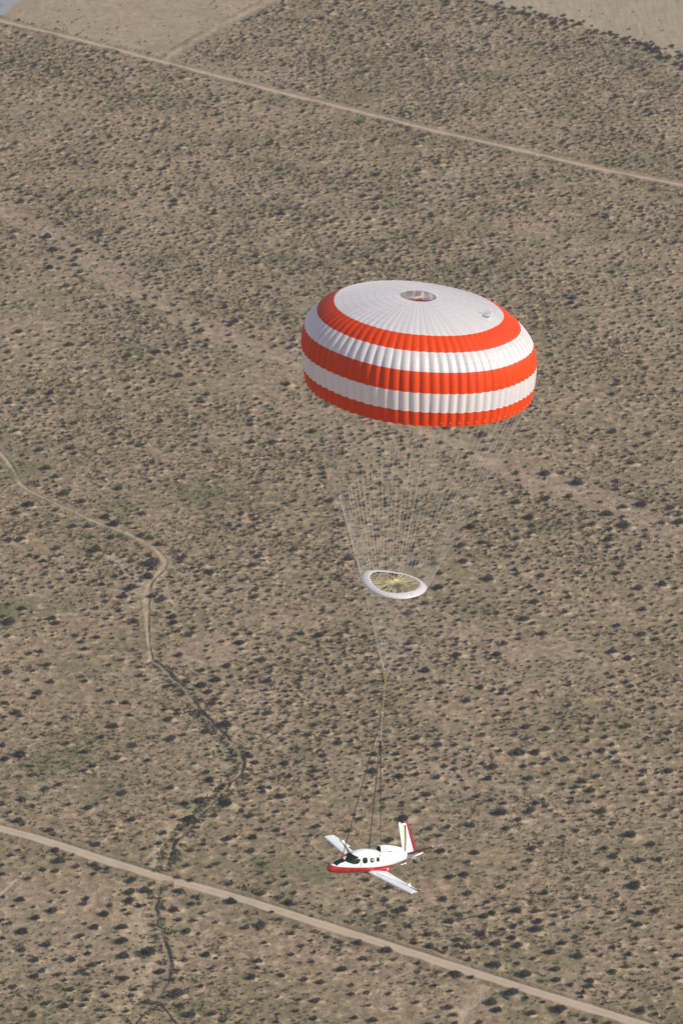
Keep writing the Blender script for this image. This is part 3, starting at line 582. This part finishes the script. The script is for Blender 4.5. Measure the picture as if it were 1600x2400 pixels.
for i in range(len(pr) - 1):
    for j in range(cols):
        j2 = (j + 1) % cols; fs.append((i * cols + j, (i + 1) * cols + j, (i + 1) * cols + j2, i * cols + j2)); mi.append(PB[i] % 2)
        uvs += [(j / SUB, arc[i]), (j / SUB, arc[i + 1]), ((j + 1) / SUB, arc[i + 1]), ((j + 1) / SUB, arc[i])]
me = mesh('canopy', vs, fs); me.polygons.foreach_set('material_index', mi); uvl = me.uv_layers.new(name='UVMap'); uvl.data.foreach_set('uv', np.array(uvs).ravel())
canopy = obj('canopy', me, [M_WHITE, M_RED], para, smooth=True)
# hem tapes: stitched ring on the lowest red band, reinforced vent rim
mb = MB(); i_h = len(pr) - 4
pts = [canopy_pt(i_h, g, k / 4) * 1.0 for g in range(NG) for k in range(4)]
cen = sum(pts, Vector()) / len(pts)
for k, p in enumerate(pts):
    if k % 4 == 1 and p.x > 1.5:
        q = pts[(k + 1) % len(pts)]; o1 = (p - cen).normalized() * .02; mb.tube([p + o1, q + o1], .010, 4)
mb.build('hem_tape', M_LINE, canopy)
mb = MB(); pts = [canopy_pt(0, g, 0) for g in range(NG)] + [canopy_pt(0, 0, 0)]; mb.tube(pts, .035, 5, False); mb.build('vent_rim', M_WHITE, canopy)
vc = sum((canopy_pt(0, g, 0) for g in range(NG)), Vector()) / NG
for k in range(0, 12):
    mb = MB(); g = int(k * NG / 24); p = canopy_pt(0, g, 0); q = canopy_pt(0, g + NG // 2, 0); mid = vc + Vector((0, 0, -.10))
    mb.tube([p, mid, q], .010, 4); mb.build('vent_line', M_LINE, para)
mb = MB(); mb.tube([vc + Vector((-.12, 0, -.06)), vc + Vector((.14, 0, -.1))], [.05, .04], 6); mb.build('vent_knot', M_YEL, para)
# small crumpled drogue lying on the crown at the right
a0 = -.42; drg = MB(); dr_ = random.Random(3); rows = []
for i in range(9):
    row = []
    for j in range(9):
        x_ = (i - 4) / 4; y_ = (j - 4) / 4; rad_ = math.hypot(x_, y_)
        q = Vector((x_ * .34, y_ * .6, .08 * max(0, 1 - rad_ ** 2) + dr_.uniform(0, .09)))
        row.append(q)
    rows.append(row)
crn = tilt @ Vector((5.45, -1.5, -.55)); crn.x += shear * -.5
drg.add([crn + tilt @ (Matrix.Rotation(-.25, 3, 'Z') @ q) + Vector((0, 0, .08)) for r0 in rows for q in r0], [(i * 9 + j, (i + 1) * 9 + j, (i + 1) * 9 + j + 1, i * 9 + j + 1) for i in range(8) for j in range(8)])
drg.build('drogue_bag', M_WHITE, para, angle=None)
mb = MB(); mb.tube([crn + Vector((-.5, .1, .15)), crn + Vector((-1.1, .25, .28)), crn + Vector((-1.5, .3, .28))], .03, 4); mb.build('drogue_cord', M_LINE, para)

# slider ring
slc = W(924, 1367, YP) - vent
nrm = Matrix.Rotation(R(6.2), 3, 'Y') @ (Matrix.Rotation(R(3.0), 3, 'X') @ Vector((0, 0, 1)))
def on_plane(z3, lift):
    u = 820 + z3[0] / 7.84; v = 1320 + z3[1] / 7.84; c0 = vent + slc + nrm * lift; d = ray(u, v); return CAMP + d * ((c0 - CAMP).dot(nrm) / d.dot(nrm)) - vent
OUT = [(210, 250), (235, 190), (330, 140), (430, 128), (600, 138), (800, 162), (1000, 205), (1200, 270), (1330, 340), (1418, 430), (1390, 510), (1290, 580), (1100, 640), (900, 655), (700, 632), (530, 580), (380, 500), (270, 400), (215, 310)]
INN = [(362, 250), (380, 200), (430, 162), (480, 152), (650, 160), (820, 185), (1000, 215), (1130, 260), (1230, 310), (1278, 370), (1255, 430), (1180, 490), (1080, 530), (880, 548), (700, 530), (570, 490), (460, 410), (390, 320)]
e1 = Vector((1, 0, 0)); e1 = (e1 - nrm * e1.dot(nrm)).normalized(); e2 = nrm.cross(e1)
def closed_outline(pts, lift, n):
    P3 = [on_plane(p, lift) for p in pts]; cc = slc
    ang = np.array([math.atan2((p - cc).dot(e2), (p - cc).dot(e1)) for p in P3]); rad = np.array([math.hypot((p - cc).dot(e2), (p - cc).dot(e1)) for p in P3])
    o_ = np.argsort(ang); ang = ang[o_]; rad = rad[o_]; A = np.concatenate([ang - 2 * np.pi, ang, ang + 2 * np.pi]); Rr = np.tile(rad, 3)
    th = 2 * np.pi * np.arange(n) / n; th = (th + np.pi) % (2 * np.pi) - np.pi; r = np.interp(th, A, Rr); r = (np.roll(r, 1) + 2 * r + np.roll(r, -1)) / 4
    return [cc + nrm * lift + e1 * (math.cos(a) * b_) + e2 * (math.sin(a) * b_) for a, b_ in zip(th, r)]
NS = 152; outer = closed_outline(OUT, -.06, NS); inner = closed_outline(INN, .14, NS)
vs = []; fs = []; uvs = []
for r in range(6):
    q = r / 5
    for k in range(NS):
        p = outer[k].lerp(inner[k], q) + nrm * (.07 * math.sin(math.pi * q) * (1 + .08 * math.sin(k * 2 * math.pi * 38 / NS))); vs.append(p)
for r in range(5):
    for k in range(NS):
        k2 = (k + 1) % NS; fs.append((r * NS + k, r * NS + k2, (r + 1) * NS + k2, (r + 1) * NS + k)); uvs += [(k / 4, r * .1), ((k + 1) / 4, r * .1), ((k + 1) / 4, r * .1 + .1), (k / 4, r * .1 + .1)]
me = mesh('slider', vs, fs); uvl = me.uv_layers.new(name='UVMap'); uvl.data.foreach_set('uv', np.array(uvs).ravel())
slider = obj('slider', me, M_WHITE, para, smooth=True); slider['label'] = 'flat white fabric ring the lines run through, with a yellow cord web'
md = slider.modifiers.new('thickness', 'SOLIDIFY'); md.thickness = .03
hub = W(923, 1360.4, YP) - vent
mb = MB(); mb.tube([hub + Vector((0, 0, -.12)), hub + Vector((0, 0, .1))], [.05, .08], 6); mb.build('hub', M_YEL, slider)
for k in range(28):
    p = inner[int(k * NS / 28)]; mb = MB(); mid = hub.lerp(p, .5) + Vector((0, 0, -.06 - .05 * random.random())); mb.tube([hub, mid, p], .017, 4); mb.build('spoke_cord', M_YEL, slider)

# suspension lines, from skirt through the slider to the two links
linkA = W(897.5, 1571, YP - .1) - vent; linkB = W(908, 1575, YP + .25) - vent; keel = W(901.2, 1601, YP) - vent
for g in range(NG):
    top = canopy_pt(len(pr) - 1, g, 0); th = 2 * math.pi * g / NG; rim = outer[int(round(g * NS / NG)) % NS]
    end = linkA if math.cos(th) < .25 else linkB
    mb = MB(); mb.tube([top, top.lerp(rim, .5) + Vector((0, 0, -.05)), rim], .0076, 4)
    mb.tube([rim, rim.lerp(end, .5), end], .0022, 4); mb.build('suspension_line', M_LINE, para)
for L in (linkA, linkB):
    mb = MB(); d_ = Vector((.35, -.1, .30)).normalized(); mb.tube([L - d_ * .20, L + d_ * .20], .055, 6); mb.build('link', M_STEEL, para)
    mb = MB(); mb.tube([L + Vector((.05, .05, 0)), keel], .035, 6); mb.tube([L + Vector((-.02, -.05, 0)), keel + Vector((.03, 0, .1))], .03, 6); mb.build('riser', M_BRASS, para)
k2 = W(894.3, 1673, YP) - vent; k3 = W(891.6, 1735, YP) - vent
mb = MB(); mb.tube([keel, keel.lerp(k2, .5) + Vector((.03, 0, 0)), k2], .030, 6); mb.build('bridle', M_TAN, para)
mb = MB(); mb.tube([k2 + Vector((0, 0, .12)), k2 + Vector((.06, 0, -.22))], .055, 6); mb.build('shackle', M_STEEL, para)
mb = MB(); mb.tube([k2, k3], .022, 6); mb.build('bridle', M_LINE, para)
mb = MB(); mb.tube([k3 + Vector((0, 0, .14)), k3 + Vector((0, 0, -.22))], .04, 6); mb.build('shackle', M_STEEL, para)

# ------------------------------------------------------------------ aeroplane
rc = ray(873, 2012).normalized(); tt_ = -rc; rr_ = RT - tt_ * RT.dot(tt_); rr_.normalize(); uu_ = tt_.cross(rr_)
def vw(a, b, c): return rr_ * a + uu_ * b + tt_ * c
Fv = vw(-.783, -.127, .608).normalized(); Uv = vw(.148, .911, .386); Uv = (Uv - Fv * Uv.dot(Fv)).normalized(); Pv = Uv.cross(Fv)
dn_ = ray(766.5, 2036.7); nose = CAMP + dn_ * 377.0
AM = Matrix((( *Vector((Fv.x, Pv.x, Uv.x)),), (*Vector((Fv.y, Pv.y, Uv.y)),), (*Vector((Fv.z, Pv.z, Uv.z)),)))
plane = empty('aeroplane', nose); plane.matrix_world = Matrix.Translation(nose) @ AM.to_4x4()
tag(plane, 'small white and red jet aeroplane with V tail, hanging from the parachute', 'aeroplane')
AMI = AM.inverted()
def A(b, p, z): return Vector((-b, p, z))                 # back from the nose, to port, up
def toA(wp): return AMI @ (wp - nose)
def z2(x, y): return (740 + x / 4.9, 1900 + y / 4.9)
# paint: red below a line that falls towards the tail
m, t, b, o = nmat('two_tone_paint'); tc = N(t, 'ShaderNodeTexCoord').outputs['Object']; sp = N(t, 'ShaderNodeSeparateXYZ', {0: tc})
ln = math_(t, 'ADD', .345, math_(t, 'MULTIPLY', sp.outputs[0], .105)); dd_ = math_(t, 'SUBTRACT', sp.outputs[2], ln)
k_ = smooth_(t, dd_, -.008, .008); stripe = math_(t, 'MULTIPLY', smooth_(t, dd_, -.0, .008), smooth_(t, dd_, .05, .04))
cc = mixc(t, k_, (0.36, 0.010, 0.012), (0.72, 0.735, 0.76)); cc = mixc(t, math_(t, 'MULTIPLY', stripe, .35), cc, (0.35, 0.02, 0.02))
pn = noise(t, tc, 2.0, 4); cc = mixc(t, smooth_(t, pn, .5, .8, 0, .12), cc, (.45, .44, .42))
fx = math_(t, 'ABSOLUTE', math_(t, 'SUBTRACT', math_(t, 'FRACT', math_(t, 'MULTIPLY', sp.outputs[0], .62)), .5))
cc = mixc(t, smooth_(t, fx, .490, .497, 0, .35), cc, (.3, .3, .3))
t.links.new(cc, b.inputs['Base Color']); b.inputs['Roughness'].default_value = .28; b.inputs['Coat Weight'].default_value = .4; M_FUS = m
M_WP = plain('white_paint', (0.72, 0.735, 0.76), .3, coat=.4, dirt=.10, scale=1.5); M_RP = plain('red_paint', (0.36, 0.010, 0.012), .28, coat=.4); M_RP_SHADE = plain('shaded_red_paint', (0.19, 0.008, 0.014), .35, coat=.3)  # last one: tail red with its shade put into the base colour
M_GLASS = plain('dark_glazing', (0.008, 0.012, 0.011), .12, .3); M_BLACK = plain('matt_black', (0.012, 0.012, 0.015), .7, .2)
M_YP = plain('yellow_paint', (0.75, 0.50, 0.08), .4); M_GP = plain('grey_paint', (0.16, 0.15, 0.14), .5); M_TRIM = plain('window_surround', (.28, .30, .25), .5)
def pchip(xs, ys, x): return np.interp(x, xs, ys)
ST = np.array([[0, .0, .015, .015], [.06, .0, .11, .13], [.18, .0, .20, .23], [.35, .02, .29, .31], [.6, .04, .38, .40], [1.0, .08, .50, .52], [1.5, .12, .62, .62], [2.0, .20, .70, .76], [2.5, .25, .76, .87], [3.0, .27, .80, .94], [3.6, .24, .82, .97], [4.2, .18, .81, .95], [5.0, .10, .74, .84], [6.0, .07, .60, .68], [7.0, .07, .44, .52], [8.0, .10, .28, .36], [8.8, .14, .16, .22], [9.35, .16, .06, .09]])
def cat(xs, ys, x):
    i = int(np.clip(np.searchsorted(xs, x) - 1, 0, len(xs) - 2)); h_ = xs[i + 1] - xs[i]; q = (x - xs[i]) / h_
    m0 = (ys[min(i + 1, len(ys) - 1)] - ys[max(i - 1, 0)]) / (xs[min(i + 1, len(xs) - 1)] - xs[max(i - 1, 0)]) * h_
    m1 = (ys[min(i + 2, len(ys) - 1)] - ys[i]) / (xs[min(i + 2, len(xs) - 1)] - xs[i]) * h_
    return (2 * q ** 3 - 3 * q * q + 1) * ys[i] + (q ** 3 - 2 * q * q + q) * m0 + (-2 * q ** 3 + 3 * q * q) * ys[i + 1] + (q ** 3 - q * q) * m1
mb = MB(); loops = []
bs = list(np.concatenate([[0, .02, .05, .1, .16, .25], np.linspace(.35, 9.35, 60)]))
for b_ in bs:
    zc_, hw, hh = (cat(ST[:, 0], ST[:, k], b_) for k in (1, 2, 3)); L = []
    for k in range(48):
        a = 2 * math.pi * k / 48; ca, sa = math.cos(a), math.sin(a); e = .86 if sa < 0 else .94
        L.append(A(b_, hw * math.copysign(abs(ca) ** e, ca), zc_ + hh * math.copysign(abs(sa) ** e, sa)))
    loops.append(L)
mb.loft(loops); fus = mb.build('fuselage', M_FUS, plane)
fbvh = BVHTree.FromPolygons([v.co.copy() for v in fus.data.vertices], [tuple(p.vertices) for p in fus.data.polygons])
def hit(px, py):
    d = AMI @ ray(*z2(px, py)).normalized(); o_ = toA(CAMP); r = fbvh.ray_cast(o_, d)
    if r[0] is None:
        r = fbvh.find_nearest(o_ + d * 378); 
    return r[0], r[1]
def patch(name, outline, mat, off=.012, parent=fus, rings=6, mirror=False):
    cx = sum(p[0] for p in outline) / len(outline); cy = sum(p[1] for p in outline) / len(outline)
    dense = []
    for i in range(len(outline)):
        p0, p1, p2, p3 = (outline[(i + j) % len(outline)] for j in (-1, 0, 1, 2))
        for k in range(4):
            q = k / 4; dense.append(tuple(.5 * (2 * p1[j] + (-p0[j] + p2[j]) * q + (2 * p0[j] - 5 * p1[j] + 4 * p2[j] - p3[j]) * q * q + (-p0[j] + 3 * p1[j] - 3 * p2[j] + p3[j]) * q ** 3) for j in (0, 1)))
    n = len(dense); vs = []; fs = []
    c_, nn = hit(cx, cy); vs.append(c_ + nn * off)
    for r in range(1, rings + 1):
        for (x_, y_) in dense:
            h_, nn = hit(cx + (x_ - cx) * r / rings, cy + (y_ - cy) * r / rings); vs.append(h_ + nn * off)
    for (x_, y_) in dense: h_, nn = hit(x_, y_); vs.append(h_ - nn * .02)
    for k in range(n): fs.append((0, 1 + k, 1 + (k + 1) % n))
    for r in range(rings):
        for k in range(n):
            a = 1 + r * n; b_ = 1 + (r + 1) * n; fs.append((a + k, b_ + k, b_ + (k + 1) % n, a + (k + 1) % n))
    if mirror: vs = [Vector((v.x, -v.y, v.z)) for v in vs]
    m_ = MB(); m_.add(vs, fs); return m_.build(name, mat, parent)
def grow(o_, s_):
    cx = sum(p[0] for p in o_) / len(o_); cy = sum(p[1] for p in o_) / len(o_); return [(cx + (x - cx) * (1 + s_ / max(8, math.hypot(x - cx, y - cy))), cy + (y - cy) * (1 + s_ / max(8, math.hypot(x - cx, y - cy)))) for x, y in o_]
def ell(cx, cy, a, b_, sq=.8): return [(cx + a * math.copysign(abs(math.cos(w_)) ** sq, math.cos(w_)), cy + b_ * math.copysign(abs(math.sin(w_)) ** sq, math.sin(w_))) for w_ in [2 * math.pi * k / 16 for k in range(16)]]
cock = [(330, 570), (352, 538), (380, 506), (402, 494), (440, 516), (480, 530), (502, 545), (508, 566), (500, 592), (478, 608), (440, 612), (400, 604), (360, 590), (334, 580)]
for mir in (False, True):
    patch('cockpit_window', cock, M_GLASS, .016, mirror=mir); patch('window_frame', grow(cock, 5), M_TRIM, .008, mirror=mir)
    for cx, cy, a, b_ in ((565, 570, 28, 34), (646, 568, 21, 27), (712, 560, 16, 25)):
        patch('window', ell(cx, cy, a, b_), M_GLASS, .016, mirror=mir); patch('window_frame', ell(cx, cy, a + 3.5, b_ + 3.5), M_TRIM, .008, mirror=mir)
patch('window_blind', ell(648, 566, 10, 13, .5), plain('pale_blind', (.35, .37, .38), .5), .024)
patch('windscreen', [(352, 530), (366, 505), (395, 486), (425, 480), (404, 491), (378, 503), (355, 531), (338, 552)], M_GLASS, .016)
patch('door_seam', [(520, 500), (523, 500), (524, 540), (524, 600), (518, 640), (515, 640), (520, 600), (521, 540)], M_GP, .006)
# torn open harness channel on the nose, black, with its red bracket
patch('nose_hatch', [(198, 603), (240, 573), (292, 548), (322, 556), (326, 590), (290, 600), (255, 622), (236, 634), (226, 618)], M_BLACK, .03)
hp, hn = hit(312, 535); mb = MB(); mb.tube([hp - hn * .05, hp + hn * .12 + A(0, 0, .12), toA(W(803.6, 2002, (AM @ hp + nose).y))], [.10, .085, .06], 8); mb.build('strap_bracket', plain('bright_red', (.75, .03, .01), .4), fus)
# wing with separate control surfaces
def foil(le, te, thick, c0, c1, up, n=10, drop=0.0):
    ch = te - le; L = ch.length
    def half(s_):
        out = []
        for k in range(n + 1):
            c_ = c0 + (c1 - c0) * (.5 - .5 * math.cos(math.pi * k / n)); y_ = 5 * thick * (.2969 * math.sqrt(c_) - .126 * c_ - .3516 * c_ ** 2 + .2843 * c_ ** 3 - .1036 * c_ ** 4) * L
            out.append(le + ch * c_ + up * (s_ * y_ * (1.15 if s_ > 0 else .8)) - up * (drop * (c_ - c0) * L))
        return out
    a = half(1); b_ = half(-1)[::-1]; return a + b_[(1 if c1 == 1 else 0):(-1 if c0 == 0 else None)]
upv = Vector((0, 0, 1))
def wing(sgn):
    def le(s_): return A(3.62 + .47 * s_ - .05 * math.sin(s_ * 3), sgn * (.35 + 5.5 * s_), -.50 + .30 * s_)
    def te(s_): return A(5.35 - .20 * s_ + .0, sgn * (.35 + 5.5 * s_), -.50 + .30 * s_)
    def part(name, s0, s1, c0, c1, mat, par, drop=0, n=8, shift=0):
        m_ = MB(); m_.loft([foil(le(s_) - upv * shift, te(s_) - upv * shift, .135 - .02 * s_, c0, c1, upv, drop=drop) for s_ in np.linspace(s0, s1, n)]); return m_.build(name, mat, par)
    wg = part('wing', 0, .985, 0, .70, M_WP, plane, n=14)
    part('wing_trailing_panel', .0, .10, .70, 1, M_WP, wg, n=3)
    part('wing_trailing_panel', .93, .985, .70, .96, M_RP if sgn > 0 else M_WP, wg, n=3)
    part('flap', .105, .60, .725, 1.0, M_WP, wg, drop=.05 if sgn > 0 else .42, shift=.0 if sgn > 0 else .03)
    if sgn > 0:
        part('aileron', .605, .79, .725, 1.0, M_WP, wg, drop=.05); part('tip_aileron', .80, .925, .725, 1.0, M_WP, wg, drop=.03)
    else: part('aileron', .605, .925, .725, 1.0, M_WP, wg, drop=-.05)
    # broken tip: rib, jagged skin, lamp
    m_ = MB()
    for k in range(7):
        q = le(.985).lerp(te(.985), .25 + .1 * k); m_.tube([q, q + A(random.uniform(-.06, .06), sgn * random.uniform(.06, .22), random.uniform(-.1, .08))], [.035, .012], 5)
    m_.build('torn_tip', M_GP if sgn > 0 else M_WP, wg)
    m_ = MB(); q = te(.985); m_.tube([q + A(-.15, 0, 0), q + A(-.02, sgn * .10, .02), q + A(.05, sgn * .12, .02)], [.02, .05, .01], 6); m_.build('wingtip_light', plain('lamp_lens', (.7, .12, .05), .2), wg)
    # hinge fairing standing up behind, and small strakes
    q = le(.74).lerp(te(.74), .80); m_ = MB(); m_.loft([[q + A(-.18, -.02, .02), q + A(-.18, .02, .02), q + A(.22, .02, .02), q + A(.22, -.02, .02)], [q + A(.02, -.01, .24), q + A(.02, .01, .24), q + A(.12, .01, .24), q + A(.12, -.01, .24)]]); m_.build('vane', M_WP, wg)
    return wg
wgp = wing(1); wgs = wing(-1)
# plain black diagonal strips on both wings, with a yellow edge and grey seam
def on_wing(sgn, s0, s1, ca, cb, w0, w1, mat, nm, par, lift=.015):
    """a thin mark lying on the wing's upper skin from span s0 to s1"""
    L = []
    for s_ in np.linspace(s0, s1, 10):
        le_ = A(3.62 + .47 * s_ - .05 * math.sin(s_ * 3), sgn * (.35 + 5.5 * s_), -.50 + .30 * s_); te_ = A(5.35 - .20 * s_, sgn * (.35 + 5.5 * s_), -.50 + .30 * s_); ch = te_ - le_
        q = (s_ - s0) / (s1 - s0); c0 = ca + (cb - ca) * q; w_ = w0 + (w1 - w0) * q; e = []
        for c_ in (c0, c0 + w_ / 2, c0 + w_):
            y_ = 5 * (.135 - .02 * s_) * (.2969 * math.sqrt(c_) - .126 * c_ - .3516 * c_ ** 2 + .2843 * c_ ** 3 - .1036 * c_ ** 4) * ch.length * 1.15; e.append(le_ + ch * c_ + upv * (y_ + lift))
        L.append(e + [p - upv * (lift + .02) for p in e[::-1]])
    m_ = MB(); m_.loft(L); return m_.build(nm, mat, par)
on_wing(-1, .33, .86, .12, .92, .17, .06, M_BLACK, 'dark_strip', wgs, .02); on_wing(-1, .33, .82, .10, .88, .04, .03, M_YP, 'yellow_edge', wgs, .025)
on_wing(1, .18, .78, .17, .63, .030, .035, M_GP, 'seam', wgp, .010); on_wing(1, .78, .965, .63, .80, .03, .18, M_BLACK, 'dark_strip', wgp, .02)
# red belly fairing around the wing roots
mb = MB(); loops = []
for b_, hw, hh in ((3.35, .25, .10), (3.5, .62, .20), (3.75, .92, .27), (4.2, 1.12, .30), (4.8, 1.18, .29), (5.4, 1.08, .26), (5.9, .82, .2), (6.4, .45, .12), (6.7, .12, .05)):
    loops.append([A(b_, hw * math.cos(2 * math.pi * k / 28), -.50 + hh * math.sin(2 * math.pi * k / 28)) for k in range(28)])
mb.loft(loops); mb.build('wing_fairing', M_RP, fus)
# engine nacelle
mb = MB(); loops = []
for b_, z_, r_ in ((5.28, 1.03, .255), (5.12, 1.05, .27), (5.02, 1.06, .295), (5.05, 1.055, .315), (5.25, 1.03, .335), (5.7, .97, .355), (6.2, .88, .35), (6.7, .78, .32), (7.1, .70, .28), (7.42, .64, .22), (7.5, .63, .19), (7.42, .64, .17)):
    loops.append([A(b_, r_ * math.cos(2 * math.pi * k / 28), z_ + r_ * .96 * math.sin(2 * math.pi * k / 28)) for k in range(28)])
mb.loft(loops, cap=False); nac = mb.build('engine_nacelle', M_WP, plane)
mb = MB(); mb.loft([[A(b_, .275 * math.cos(2 * math.pi * k / 24), z_ + .265 * math.sin(2 * math.pi * k / 24)) for k in range(24)] for b_, z_ in ((5.10, 1.05), (5.4, 1.0))]); mb.build('intake', M_BLACK, nac)
mb = MB(); mb.loft([[A(b_, r_ * math.cos(2 * math.pi * k / 20), .64 + r_ * math.sin(2 * math.pi * k / 20)) for k in range(20)] for b_, r_ in ((7.2, .175), (7.40, .17))]); mb.build('exhaust', M_BLACK, nac)
mb = MB(); mb.loft([[A(5.2, -.05, .55), A(5.2, .05, .55), A(7.6, .05, .35), A(7.6, -.05, .35)], [A(5.5, -.1, .85), A(5.5, .1, .85), A(7.2, .1, .60), A(7.2, -.1, .60)]]); mb.build('nacelle_pylon', M_WP, nac)
mb = MB(); mb.box(A(6.0, .375, .86), (.22, .03, .05)); mb.build('nacelle_vent', M_GP, nac)
# V tail
def fin(name, br, bt, tr, tt, inner_up):
    """root LE, root TE, tip LE, tip TE"""
    up = ((bt - br).cross(tr - br)).normalized()
    if up.z < 0: up = -up
    def sec(s_): return br.lerp(tr, s_), bt.lerp(tt, s_)
    def part(nm, c0, c1, s0, s1, mat, par, th=.10, lift=0, n=6):
        m_ = MB(); m_.loft([foil(sec(s_)[0] + up * lift, sec(s_)[1] + up * lift, th, c0, c1, up) for s_ in np.linspace(s0, s1, n)]); return m_.build(nm, mat, par)
    return sec, up, part
sec, up, part = fin('fin', A(7.70, -.06, .36), A(9.32, -.10, .20), A(8.40, -1.95, 2.02), A(9.38, -1.90, 2.10), 1)
fs_ = part('tail_fin', 0, .70, 0, .965, M_WP, plane, n=9); fs_['label'] = 'upright white tail fin with yellow and grey stripes'
rd = part('ruddervator', .715, 1.0, 0, .96, M_RP_SHADE, fs_); 
m_ = MB(); q0, q1 = sec(.968)[0], sec(.968)[1]; t0, t1 = sec(1.02)[0], sec(1.02)[1]
m_.loft([foil(q0, q1, .10, .42, 1, up), foil(t0, t1, .10, .62, 1, up)]); m_.build('horn', M_RP_SHADE, rd)
m_ = MB(); m_.loft([foil(sec(.96)[0], sec(.96)[1], .10, 0, .2, up), foil(sec(1.03)[0], sec(1.03)[1], .1, .03, .17, up)]); m_.build('tip_cap', M_WP, fs_)
def stripe_on(c_bot, c_top, w_bot, w_top, mat, nm):
    m_ = MB(); L = []
    for s_ in np.linspace(.02, .90, 9):
        a_, b_ = sec(s_); c0 = c_bot + (c_top - c_bot) * s_; w_ = w_bot + (w_top - w_bot) * s_; ch = b_ - a_; out = []
        for cc_ in (c0, c0 + w_):
            th = 5 * .10 * (.2969 * math.sqrt(cc_) - .126 * cc_ - .3516 * cc_ ** 2 + .2843 * cc_ ** 3 - .1036 * cc_ ** 4) * ch.length * 1.15
            out.append((a_ + ch * cc_, th))
        L.append([out[0][0] + up * (out[0][1] + .012), out[1][0] + up * (out[1][1] + .012), out[1][0] + up * (out[1][1] - .01), out[0][0] + up * (out[0][1] - .01)])
    m_.loft(L); return m_.build(nm, mat, fs_)
stripe_on(.04, .40, .03, .13, M_YP, 'yellow_stripe'); stripe_on(.09, .54, .06, .15, M_BLACK, 'grey_stripe')
sec, up, part = fin('fin', A(7.85, .10, .26), A(9.25, .12, .10), A(8.85, 2.02, 1.62), A(9.55, 2.08, 1.62), 1)
fp_ = part('tail_fin', 0, .66, 0, 1, M_RP_SHADE, plane, th=.12); fp_['label'] = 'low red tail fin in a shaded tone, seen edge on'
part('ruddervator', .675, 1.0, 0, .97, M_RP_SHADE, fp_, th=.12)
m_ = MB(); q = sec(1.0)[0].lerp(sec(1.0)[1], .4)
m_.tube([q + A(-.25, -.02, -.12), q + A(.05, .0, -.02), q + A(.3, .02, .02)], [.03, .10, .04], 7); m_.build('tip_bracket', M_GP, fp_)
m_ = MB(); m_.tube([q + A(.28, .0, -.10), q + A(.36, .08, .05), q + A(.42, .16, .18)], [.03, .06, .02], 7); m_.build('tip_cap', M_WP, fp_)
# tail cone, ventral strakes, rig rods
m_ = MB(); m_.loft([[A(b_, r_ * math.cos(2 * math.pi * k / 12), z_ + r_ * .7 * math.sin(2 * math.pi * k / 12)) for k in range(12)] for b_, r_, z_ in ((8.6, .16, .02), (9.0, .20, .0), (9.4, .15, .02), (9.75, .08, .08), (9.85, .02, .1))]); m_.build('tail_cone', M_WP, fus)
for s_ in (-1, 1):
    m_ = MB(); m_.loft([[A(7.9, s_ * .12, .0), A(7.9, s_ * .16, .0), A(9.0, s_ * .14, -.02), A(9.0, s_ * .10, -.02)], [A(8.75, s_ * .26, -.24), A(8.75, s_ * .28, -.24), A(9.0, s_ * .28, -.24), A(9.0, s_ * .26, -.24)]]); m_.build('ventral_fin', M_WP if s_ < 0 else M_GP, fus)
m_ = MB(); p0 = A(8.9, 0, -.10); m_.tube([p0, p0 + A(.1, .1, -.55)], .05, 6); m_.tube([p0 + A(.02, -.05, -.45), p0 + A(.15, .3, -.50)], .045, 6); m_.build('tie_down', M_BLACK, fus)
m_ = MB(); m_.tube([A(7.35, .35, -.52), A(8.0, .25, -.50)], [.025, .05], 6); m_.build('probe', M_WP, fus)
m_ = MB(); m_.tube([A(9.75, .25, .10), A(9.72, .25, -.40)], .022, 6); m_.build('static_wick', plain('cream_rod', (.7, .55, .25), .5), fus)
for (bx, pz, zz) in ((5.45, 1.0, -.36),):
    m_ = MB(); m_.box(A(bx, pz, zz), (.14, .10, .12)); m_.build('strap_fitting', M_WP, fus)
# straps from the bridle to nose, roof and wing root
def wp2(local): return nose + AM @ local - vent
top3 = k3 + Vector((0, 0, -.2)); hpt = toA(W(803.6, 2002, (AM @ hp + nose).y))
s1 = hit(608, 440)[0] + Vector((0, 0, .03)); s2 = hit(741, 655)[0]
def strap(a_, b_, r_, lab, mat=M_BLK):
    m_ = MB(); m_.tube([a_, a_.lerp(b_, .5) + Vector((0, 0, -.03)), b_], r_, 6); o_ = m_.build('harness_strap', mat, para); o_['label'] = lab; return o_
strap(k2 + Vector((-.02, 0, -.1)), wp2(hpt), .034, 'long black strap to the nose of the aeroplane')
strap(top3 + Vector((-.04, 0, 0)), wp2(s1), .034, 'black strap to the cabin roof')
roofside = hit(741, 470)[0]
strap(top3, wp2(s2) + (-tt_) * 0 + Vector((0, -.0, 0)), .026, 'black strap running down past the cabin side')
m_ = MB(); m_.tube([top3 + Vector((0, 0, .15)), top3 + Vector((0, 0, -1.6)), top3 + Vector((0, 0, -7.0))], [.055, .05, .02], 6); m_.build('strap_bundle', M_BLK, para)
bpy.context.view_layer.update()

# ------------------------------------------------------------------ air
mb = MB(); mb.box((0, 900, 217.5), (5200, 6200, 437)); m = bpy.data.materials.new('haze'); m.use_nodes = True; t = m.node_tree; t.nodes.clear()
out = t.nodes.new('ShaderNodeOutputMaterial'); pv = t.nodes.new('ShaderNodeVolumePrincipled'); pv.inputs['Color'].default_value = (1, .975, .95, 1); pv.inputs['Density'].default_value = 0.00008; pv.inputs['Anisotropy'].default_value = .3
t.links.new(pv.outputs[0], out.inputs['Volume'])
tag(mb.build('haze', m, smooth=False), 'thin pale air over the desert', 'haze', kind='stuff')
